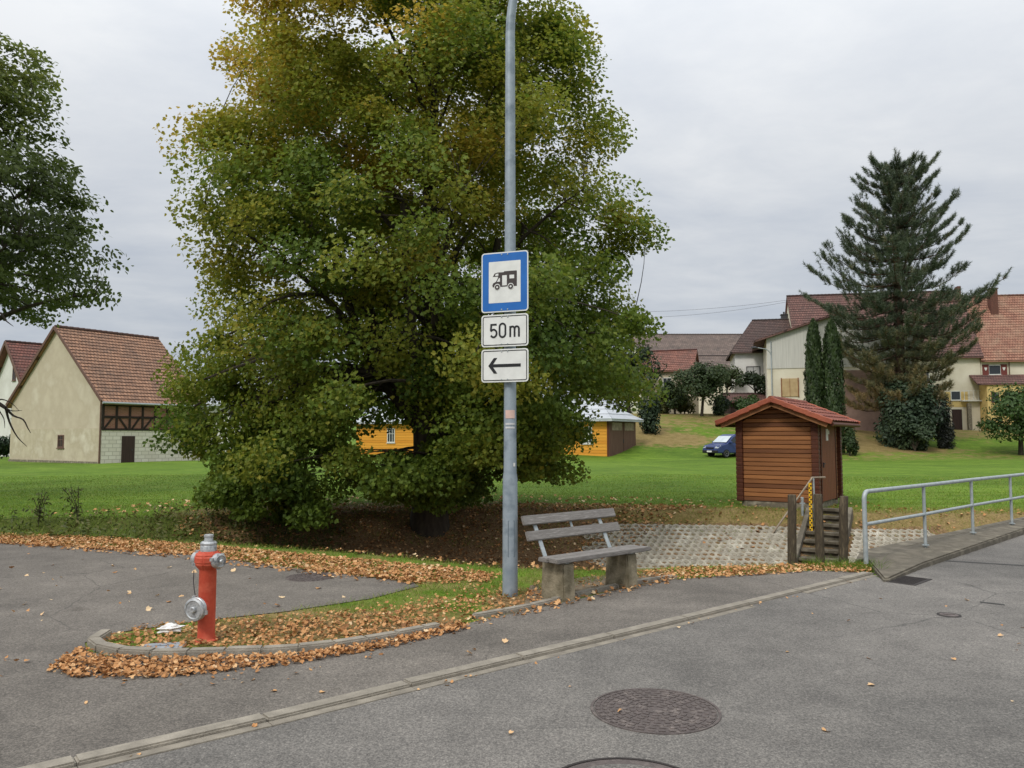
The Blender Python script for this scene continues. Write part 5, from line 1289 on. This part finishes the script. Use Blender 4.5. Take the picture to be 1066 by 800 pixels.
# --- bushes and small trees
def lobed(c, r, n, lobes, tight=.8, seed=0, low=-.9, fine=False):
    """leaf points on a handful of overlapping lobes filling an ellipsoid"""
    c = np.array(c); r = np.array(r); L_ = nrm(rng.normal(size=(lobes, 3)))*(rng.uniform(.25, .72, (lobes, 1))); L_[:, 2] = np.clip(L_[:, 2], low, 1)
    lr = rng.uniform(*((.20, .44) if fine else (.32, .48)), lobes); k = rng.integers(0, lobes, n); d = nrm(rng.normal(size=(n, 3)))
    P = L_[k]+d*(lr[k][:, None]*(rng.random((n, 1))**.35)); return c+P*r, nrm(P*.6+d*.7+np.array([0, 0, .45]))+rng.normal(size=(n, 3))*.4, k, L_*r+c
def bush(name, label, cat, loc, r, n, size, mat, tpl='oval', lobes=14, group=None, trunk=None, tonec=.45, zc=None, tw=.0):
    loc = Vector(loc); root = thing(name, label, cat, loc, 0, group)
    cz = zc if zc is not None else r[2]*.85
    P, N, k, Lc = lobed((0, 0, cz), r, n, lobes, fine=bool(trunk))
    keep = P[:, 2] > .02; P[:, :2] *= (1 if trunk else 1.0); P, N, k = P[keep], N[keep], k[keep]
    lt_ = rng.normal(0, .13, lobes)
    tone = np.clip(tonec+lt_[k]+rng.normal(0, .1, len(P)), 0, 1)
    mb = MB(); th_ = trunk or .05
    if trunk:
        f = Vector((random.uniform(-.2, .2), 0, cz-r[2]*.55)); mb.tube([(0, 0, -.3), (0, 0, .1), f*.6, f], [trunk*1.3, trunk, trunk*.85, trunk*.8], 9)
    else: f = Vector((0, 0, .1)); mb.tube([(0, 0, -.2), (0, 0, .25)], .07, 6)
    mb.build('trunk' if trunk else 'stem', M['bark'], root)
    mb = MB()
    for q in Lc:
        q = Vector(q); mb.tube(bez(f, f.lerp(q, .5)+Vector((0, 0, .2)), q, 5), [th_*.55*(1-.8*j/5)+.006 for j in range(6)], 5, caps=False)
    mb.build('branches', M['bark'], root)
    leaves('crown' if trunk else 'foliage', P, N, rng.uniform(.8, 1.25, len(P))*size, tone, mat, tpl, root)
    return root
def at_ground(px, Y): 
    p = At(px, 455, Y); p.z = tz(p.x, p.y); return p
def hpx(py, Y): return At(533, py, Y).z
def spanm(px, Y): return px*Y/800
# thuja columns
for (px, w, yt, Y, lab) in ((849.5, 19, 335, 62, 'narrow dark columnar thuja, left one of the pair right of the hut'), (868.5, 22, 336, 61.5, 'narrow dark columnar thuja, right one of the pair nearer the pine')):
    g_ = at_ground(px, Y); hh = hpx(yt, Y)-g_.z; rr = spanm(w, Y)/2; n = 9000
    root = thing('thuja_tree', lab, 'tree', g_, 0, 'columnar thujas by the pine')
    mb = MB(); mb.tube([(0, 0, -.3), (0, 0, hh*.8)], [.12, .03], 8); mb.build('trunk', M['bark'], root)
    z = rng.random(n)*hh; prof_ = np.interp(z/hh, [0, .08, .3, .6, .85, .95, 1], [.85, 1, 1.02, .95, .72, .42, .05]); an = rng.uniform(0, 6.283, n)
    r_ = rr*prof_*(.78+.26*rng.random(n))*(1+.10*np.sin(an*5+z*1.3)+.06*np.sin(an*11-z*3))
    P = np.stack([r_*np.cos(an), r_*np.sin(an), z], 1); Nn = np.stack([np.cos(an), np.sin(an), .25+0*an], 1)+rng.normal(size=(n, 3))*.35
    T = np.stack([np.cos(an)*.25, np.sin(an)*.25, 1+0*an], 1)+rng.normal(size=(n, 3))*.2
    leaves('crown', P, Nn, rng.uniform(.22, .36, n), np.clip(.45+.2*np.sin(an*5+z*1.3)+rng.normal(0, .13, n), 0, 1), M['thuja'], 'spray', root, T)
# big dark bush below the pine, black conifer bush
def place(name, label, cat, px, Y, w, yt, yb, n, size, mat, **k):
    g_ = at_ground(px, Y); zt_ = hpx(yt, Y)-g_.z; zb2 = max(hpx(yb, Y)-g_.z, 0) if k.get('trunk') else 0; rz2 = (zt_-zb2)/2*1.02 if k.get('trunk') else zt_*.6; rx = spanm(w, Y)/2*1.04
    return bush(name, label, cat, g_, (rx, rx*k.pop('depth', .85), rz2), n, size, mat, zc=(zt_+zb2)/2 if k.get('trunk') else zt_*.4, **k)
place('evergreen_bush', 'large dark evergreen bush filling the foot of the pine', 'bush', 945, 66, 88, 388, 467, 10500, .3, M['dkbush'], lobes=22, tonec=.5)
place('evergreen_bush', 'low leafy bush lobe at the front foot of the pine', 'bush', 952, 63, 46, 428, 467, 3200, .26, M['dkbush'], lobes=10, tonec=.7)
place('conifer_bush', 'almost black upright bush beside the pine foot, right of the dark bush', 'bush', 984, 65, 24, 412, 468, 4500, .22, M['blkbush'], tpl='spray', lobes=12)
place('round_bush', 'small round green bush at the thuja foot behind the hut corner', 'bush', 884, 60.5, 18, 436, 461, 1600, .22, M['thuja'], lobes=7)
place('apple_tree', 'low spreading apple tree on the lawn at the right edge', 'tree', 1062, 62, 112, 399, 462, 8500, .24, M['apple2'], lobes=24, trunk=.2, depth=.8)
# fruit trees on the hillside
gp_ = 'fruit trees on the hillside'
place('fruit_tree', 'broadest grey green fruit tree on the slope below the farm roof', 'tree', 731, 76, 78, 372, 425, 6500, .24, M['apple'], lobes=22, trunk=.16, group=gp_)
place('fruit_tree', 'fruit tree in front of the white house wall on the slope', 'tree', 789, 82, 44, 384, 414, 3000, .26, M['apple'], lobes=14, trunk=.12, group=gp_, tonec=.35)
place('fruit_tree', 'smaller fruit tree below the red roofed cottage on the slope', 'tree', 703, 78, 40, 394, 428, 3000, .24, M['apple'], lobes=12, trunk=.12, group=gp_)
place('fruit_tree', 'pale leaved tree close in front of the annex roof', 'tree', 757, 86, 40, 374, 408, 2600, .26, M['apple'], lobes=12, trunk=.12, group=gp_, tonec=.7)
gp2 = 'bushes on the hillside'
place('hillside_bush', 'dark low bush beneath the broad fruit tree', 'bush', 752, 77, 34, 404, 428, 1800, .24, M['dkbush'], lobes=9, group=gp2)
place('hillside_bush', 'low green bush showing just above the left roof edge of the hut', 'bush', 778, 76, 42, 408, 432, 2000, .24, M['apple2'], lobes=9, group=gp2)
place('hillside_bush', 'grey green bush below the red roofed cottage wall', 'bush', 713, 80, 34, 406, 430, 1500, .24, M['olive'], lobes=9, group=gp2)
place('hillside_bush', 'dark evergreen bush beside the brown shed doors', 'bush', 676, 68, 26, 405, 462, 3400, .24, M['dkbush'], lobes=14, group=gp2)
place('hillside_bush', 'dull olive bush on the slope above the dark evergreen bush', 'bush', 688, 79, 34, 392, 436, 2200, .26, M['olive'], lobes=11, group=gp2)
place('round_tree', 'dark round tree rising behind the yellow shed beside the maple', 'tree', 655, 84, 74, 345, 440, 6500, .34, M['dkbush'], lobes=22, trunk=.25)
place('garden_bush', 'dark green garden bush at the left edge below the white house', 'bush', -2, 60, 26, 443, 472, 1200, .25, M['dkbush'], lobes=8)
# ================================================================== ditch weeds, grass, fallen leaves
n = 9000; x = rng.uniform(-13, -3.6, n); y = rng.uniform(13, 17.2, n); k = (y > dnear(x)-.3) & (y < dfar(x)+.3); x, y = x[k], y[k]
hgt = .22+.22*np.clip(np.sin(x*1.7)+np.sin(x*.6+1), -.4, 1.4)*rng.random(len(x)); keep = rng.random(len(x)) < np.where(x < -7.6, .35, .75); hgt *= np.where(x < -7.6, .6, .85); x, y, hgt = x[keep], y[keep], hgt[keep]
P = np.stack([x, y, terr(x, y)+hgt*rng.random(len(x))], 1)
P = np.concatenate([P, P+rng.normal(size=P.shape)*.07]); 
o = leaves('ditch_weeds', P, rng.normal(size=P.shape)+np.array([0, -.2, .7]), rng.uniform(.06, .13, len(P)), np.clip(.45+.4*vnoise(P, 1.3)+rng.normal(0, .18, len(P)), 0, 1), M['weed'], 'spray'); setp(o, kind='stuff')
for (px, py, hh, lab) in ((40, 553, .75, 'tall thin weed at the left above the leaf strip'), (81, 551, .85, 'tall thin weed left of the dark ditch growth, right of its twin')):
    g_ = H(px, py-4); root = thing('tall_weed', lab, 'weed', g_, 0, 'tall weeds on the ditch edge'); mb = MB(); lp = []
    for q in range(5):
        e = Vector((rng.normal(0, .13), rng.normal(0, .1), hh*rng.uniform(.7, 1))); pts = bez(Vector((0, 0, -.05)), Vector((0, 0, hh*.5)), e, 6); mb.tube(pts, .006, 4, caps=False)
        for w in range(22): lp.append(tuple(pts[0].lerp(e, rng.uniform(.25, 1))+Vector((rng.normal(0, .04), rng.normal(0, .04), 0))))
    mb.build('stem', M['bark'], root); lp = np.array(lp); leaves('foliage', lp, rng.normal(size=lp.shape), .09, rng.uniform(.2, .7, len(lp)), M['weed'], 'spray', root)
def blades(name, x, y, z, h, w, tone, lean=.35):
    n = len(x); an = rng.uniform(0, 6.283, n); dx, dy = np.cos(an)*w, np.sin(an)*w; lx, ly = rng.normal(0, lean*2.4, n)*h, rng.normal(0, lean*2.4, n)*h
    V = np.stack([np.stack([x-dx, y-dy, z-.01], 1), np.stack([x+dx, y+dy, z-.01], 1), np.stack([x+lx, y+ly, z+h], 1)], 1).reshape(-1, 3)
    return setp(npmesh(name, V, np.full(n, 3), M['grass'], None, np.clip(tone, 0, 1)), kind='stuff')
bx, by, btone, bhh, bww = [], [], [], [], []
def addg(poly, dens, h, w, tone, world=False):
    x, y = scatter(poly, dens, world); bx.append(x); by.append(y); btone.append(tone+rng.normal(0, .22, len(x))); bhh.append(h*rng.uniform(.5, 1.3, len(x))); bww.append(np.full(len(x), w))
# verge and near strips (clear green)
addg([(0, 551), (240, 561), (400, 576), (520, 590), (640, 594), (640, 602), (520, 610), (500, 596), (400, 585), (240, 570), (0, 556)], 650, .055, .004, .65)
addg([(300, 636), (385, 623), (436, 610), (520, 606), (545, 607), (545, 622), (480, 624), (420, 632), (350, 640)], 800, .055, .004, .65)
addg([(545, 604), (640, 597), (720, 590), (905, 588), (905, 597), (850, 592), (720, 598), (650, 603), (560, 616)], 600, .06, .004, .65)
addg([(104, 666), (200, 648), (300, 637), (430, 628), (480, 632), (420, 650), (300, 664), (200, 670), (120, 676)], 900, .04, .0035, .88)
addg([(840, 588), (915, 590), (918, 598), (840, 592)], 1500, .12, .005, .3)
# leaves of the far field and banks
addg([(-13, 16), (-6, 16.2), (0, 18.8), (6, 18.4), (14, 17.2), (26, 18.5), (26, 20.5), (-18, 19), (-18, 16)], 420, .045, .006, .55, True)
addg([(-18, 18), (0, 19.4), (26, 19.5), (28, 24), (-22, 24)], 300, .04, .008, .55, True)
addg([(-22, 24), (28, 24), (36, 34), (-30, 34)], 90, .04, .012, .55, True)
addg([(-4.5, 16.6), (8.3, 17.3), (13, 17), (13, 18.6), (0, 19), (-4.5, 17.6)], 320, .07, .006, .85, True)
addg([(2, 16.7), (9, 16.1), (12.5, 16.2), (14, 17.5), (2, 18.2)], 300, .06, .006, .9, True)
addg([(-10.5, 13.2), (-6, 12.9), (-2.5, 12), (-4.5, 17.2), (-12, 16)], 260, .12, .006, .5, True)
x, y = np.concatenate(bx), np.concatenate(by)
blades('grass', x, y, terr(x, y), np.concatenate(bhh), np.concatenate(bww), np.concatenate(btone))
lx_, ly_, lz_, lt_, ls_ = [], [], [], [], []
def addl(poly, dens, pile=.03, tone=.6, size=.032, world=False, ts=.2):
    x, y = scatter(poly, dens, world)
    clump = .5+.5*vnoise(np.stack([x, y, 0*x], 1), 3.1, 1)+rng.random(len(x))*.45-.3
    k = rng.random(len(x)) < np.clip(clump+.62, .15, 1); x, y = x[k], y[k]
    lx_.append(x); ly_.append(y); lz_.append(terr(x, y)+.012+pile*rng.random(len(x))); lt_.append(np.clip(tone+rng.normal(0, ts, len(x)), 0, 1)); ls_.append(size*rng.uniform(.45, 1.45, len(x)))
addl([(50, 699), (60, 690), (85, 676), (100, 684), (160, 688), (300, 684), (400, 670), (480, 651), (490, 655), (400, 677), (300, 694), (170, 708), (75, 707)], 2600, .025, .55)
addl([(96, 677), (108, 664), (150, 652), (200, 648), (300, 641), (400, 636), (440, 629), (500, 620), (545, 614), (565, 620), (560, 632), (495, 645), (460, 656), (380, 671), (300, 680), (150, 684)], 520, .02, .5)
addl([(100, 672), (150, 656), (260, 652), (420, 640), (440, 655), (300, 678), (150, 680)], 520, .025, .52)
addl([(-20, 556), (120, 561), (240, 571), (400, 586), (470, 593), (524, 599), (505, 607), (436, 609), (330, 595), (200, 579), (-20, 566)], 1300, .02, .6, .036)
addl([(300, 592), (400, 599), (436, 608), (330, 598), (250, 588)], 420, .02, .6, .05)
addl([(0, 562), (200, 577), (430, 606), (440, 612), (330, 601), (200, 584), (0, 568)], 160, .01, .6, .05)
addl([(690, 606), (740, 603), (850, 596), (908, 598), (905, 589), (800, 590), (720, 592), (660, 597), (680, 602)], 1300, .03, .62)
addl([(340, 640), (420, 628), (520, 606), (540, 622), (480, 632), (400, 642)], 150, .05, .6)
addl([(540, 626), (600, 616), (690, 601), (650, 597), (560, 606)], 260, .02, .55)
addl([(470, 656), (560, 640), (640, 620), (700, 608), (700, 603), (640, 613), (560, 633), (480, 650)], 260, .015, .55, .042)
addl([(250, 566), (520, 592), (640, 598), (640, 592), (520, 586), (250, 558)], 150, .05, .6, .05)
addl([(-6.5, 14.2), (3.2, 13.4), (2.2, 16.6), (5, 18.9), (0, 19.6), (-5, 18), (-7, 16.6)], 230, .03, .5, .055, True, .3)
addl([(-6.5, 17), (0, 19), (9, 18.4), (9, 20), (0, 22.5), (-9, 20.5), (-10, 16.4)], 13, .05, .78, .075, True)
addl([(2, 16.9), (8.5, 16.2), (12, 16), (12, 18), (2, 19)], 18, .03, .5, .07, True)
addl([(0, 685), (35, 690), (25, 695), (0, 693)], 120, .02, .55); addl([(0, 703), (12, 705), (0, 711)], 120, .02, .55)
addl([(0, 570), (420, 612), (300, 635), (110, 655), (0, 690)], 3.2, .0, .8, .05)
addl([(35, 703), (60, 684), (85, 672), (110, 700), (300, 700), (480, 660), (500, 652), (300, 712), (150, 718)], 60, .01, .5)
addl([(60, 700), (480, 655), (900, 598), (700, 640), (100, 790)], 3.0, .0, .75, .045)
addl([(100, 800), (480, 712), (905, 604), (905, 600), (480, 705), (85, 800)], 45, .004, .75, .025)
addl([(300, 800), (900, 610), (1066, 620), (1066, 800)], 1.2, .0, .7, .04)
x, y = np.concatenate(lx_), np.concatenate(ly_); P = np.stack([x, y, np.concatenate(lz_)], 1)
N = np.array([0, 0, 1.0])+rng.normal(size=P.shape)*np.array([.42, .42, .1])
T = rng.normal(size=P.shape)
o = leaves('fallen_leaves', P, N, np.concatenate(ls_), np.concatenate(lt_), M['litter'], 'maple', None, T); setp(o, kind='stuff')
print('fallen', len(P), 'grass', len(np.concatenate(bx)))
# ================================================================== light
w = bpy.data.worlds.new('World'); scn.world = w; w.use_nodes = True; nt = w.node_tree
bg = nt.nodes['Background']; sky = nt.nodes.new('ShaderNodeTexSky'); sky.sky_type = 'NISHITA'; sky.sun_disc = False
SUN_EL, SUN_AZ = R(46), R(215)      # sun behind the camera, to its left (azimuth from +Y, clockwise)
sky.sun_elevation = SUN_EL; sky.sun_rotation = SUN_AZ; sky.dust_density = 2.5
tc = nt.nodes.new('ShaderNodeTexCoord'); sx = nt.nodes.new('ShaderNodeSeparateXYZ'); nt.links.new(tc.outputs['Generated'], sx.inputs[0])
def mth(op, a, b_=None):
    n = nt.nodes.new('ShaderNodeMath'); n.operation = op
    for k, v in enumerate((a, b_)):
        if v is None: continue
        if hasattr(v, 'node'): nt.links.new(v, n.inputs[k])
        else: n.inputs[k].default_value = v
    return n.outputs[0]
zc = mth('MAXIMUM', sx.outputs['Z'], 0.0); den = mth('ADD', zc, .10)
cb = nt.nodes.new('ShaderNodeCombineXYZ'); nt.links.new(mth('DIVIDE', sx.outputs['X'], den), cb.inputs[0]); nt.links.new(mth('DIVIDE', sx.outputs['Y'], den), cb.inputs[1])
mp = nt.nodes.new('ShaderNodeMapping'); mp.inputs['Scale'].default_value = (.8, 1.05, 1); mp.inputs['Rotation'].default_value = (0, 0, R(25)); nt.links.new(cb.outputs[0], mp.inputs['Vector'])
n1 = noise(nt, .9, 7, mp.outputs['Vector'], .58, .5); n2 = noise(nt, 3.2, 6, mp.outputs['Vector'], .6, .3)
cl = mth('ADD', mth('MULTIPLY', n1.outputs['Fac'], .7), mth('MULTIPLY', n2.outputs['Fac'], .3))
rc = ramp(nt, [(.38, S(172, 181, 195)), (.5, S(199, 204, 211)), (.60, S(222, 224, 226))]); nt.links.new(cl, rc.inputs['Fac'])
# nearer the horizon the deck is bluer and darker, higher up it is paler
hz_ = ramp(nt, [(0, S(180, 190, 204)), (.10, S(187, 195, 206)), (.32, S(210, 213, 217)), (.55, S(218, 220, 222))]); nt.links.new(zc, hz_.inputs['Fac'])
cc = mixc(nt, .55, rc.outputs['Color'], hz_.outputs['Color'])
gain = mth('ADD', mth('MULTIPLY', mth('MULTIPLY', zc, zc), 1.9), .97)
sc_ = mixc(nt, 1.0, cc, (1, 1, 1, 1), 'MULTIPLY')
vm = nt.nodes.new('ShaderNodeVectorMath'); vm.operation = 'SCALE'; nt.links.new(sc_, vm.inputs[0]); nt.links.new(mth('MULTIPLY', gain, 10.0), vm.inputs['Scale'])
fin = mixc(nt, .94, sky.outputs['Color'], vm.outputs['Vector'])
nt.links.new(fin, bg.inputs['Color']); bg.inputs['Strength'].default_value = .1
ld_ = bpy.data.lights.new('sun', 'SUN'); ld_.energy = 1.7; ld_.angle = R(14); ld_.color = (1, .96, .9)
so = bpy.data.objects.new('sun', ld_); COL.objects.link(so)
dv = Vector((math.sin(SUN_AZ)*math.cos(SUN_EL), math.cos(SUN_AZ)*math.cos(SUN_EL), math.sin(SUN_EL)))
so.rotation_euler = dv.to_track_quat('Z', 'Y').to_euler(); so.location = dv*50
vs = scn.view_settings; vs.view_transform = 'Standard'; vs.look = 'None'; vs.gamma = 1; vs.exposure = 0.0; vs.use_curve_mapping = False
scn.render.engine = 'CYCLES'; scn.cycles.max_bounces = 6; scn.cycles.diffuse_bounces = 3; scn.cycles.glossy_bounces = 2; scn.cycles.transmission_bounces = 3; scn.cycles.caustics_reflective = False; scn.cycles.caustics_refractive = False
scn.cycles.use_denoising = True
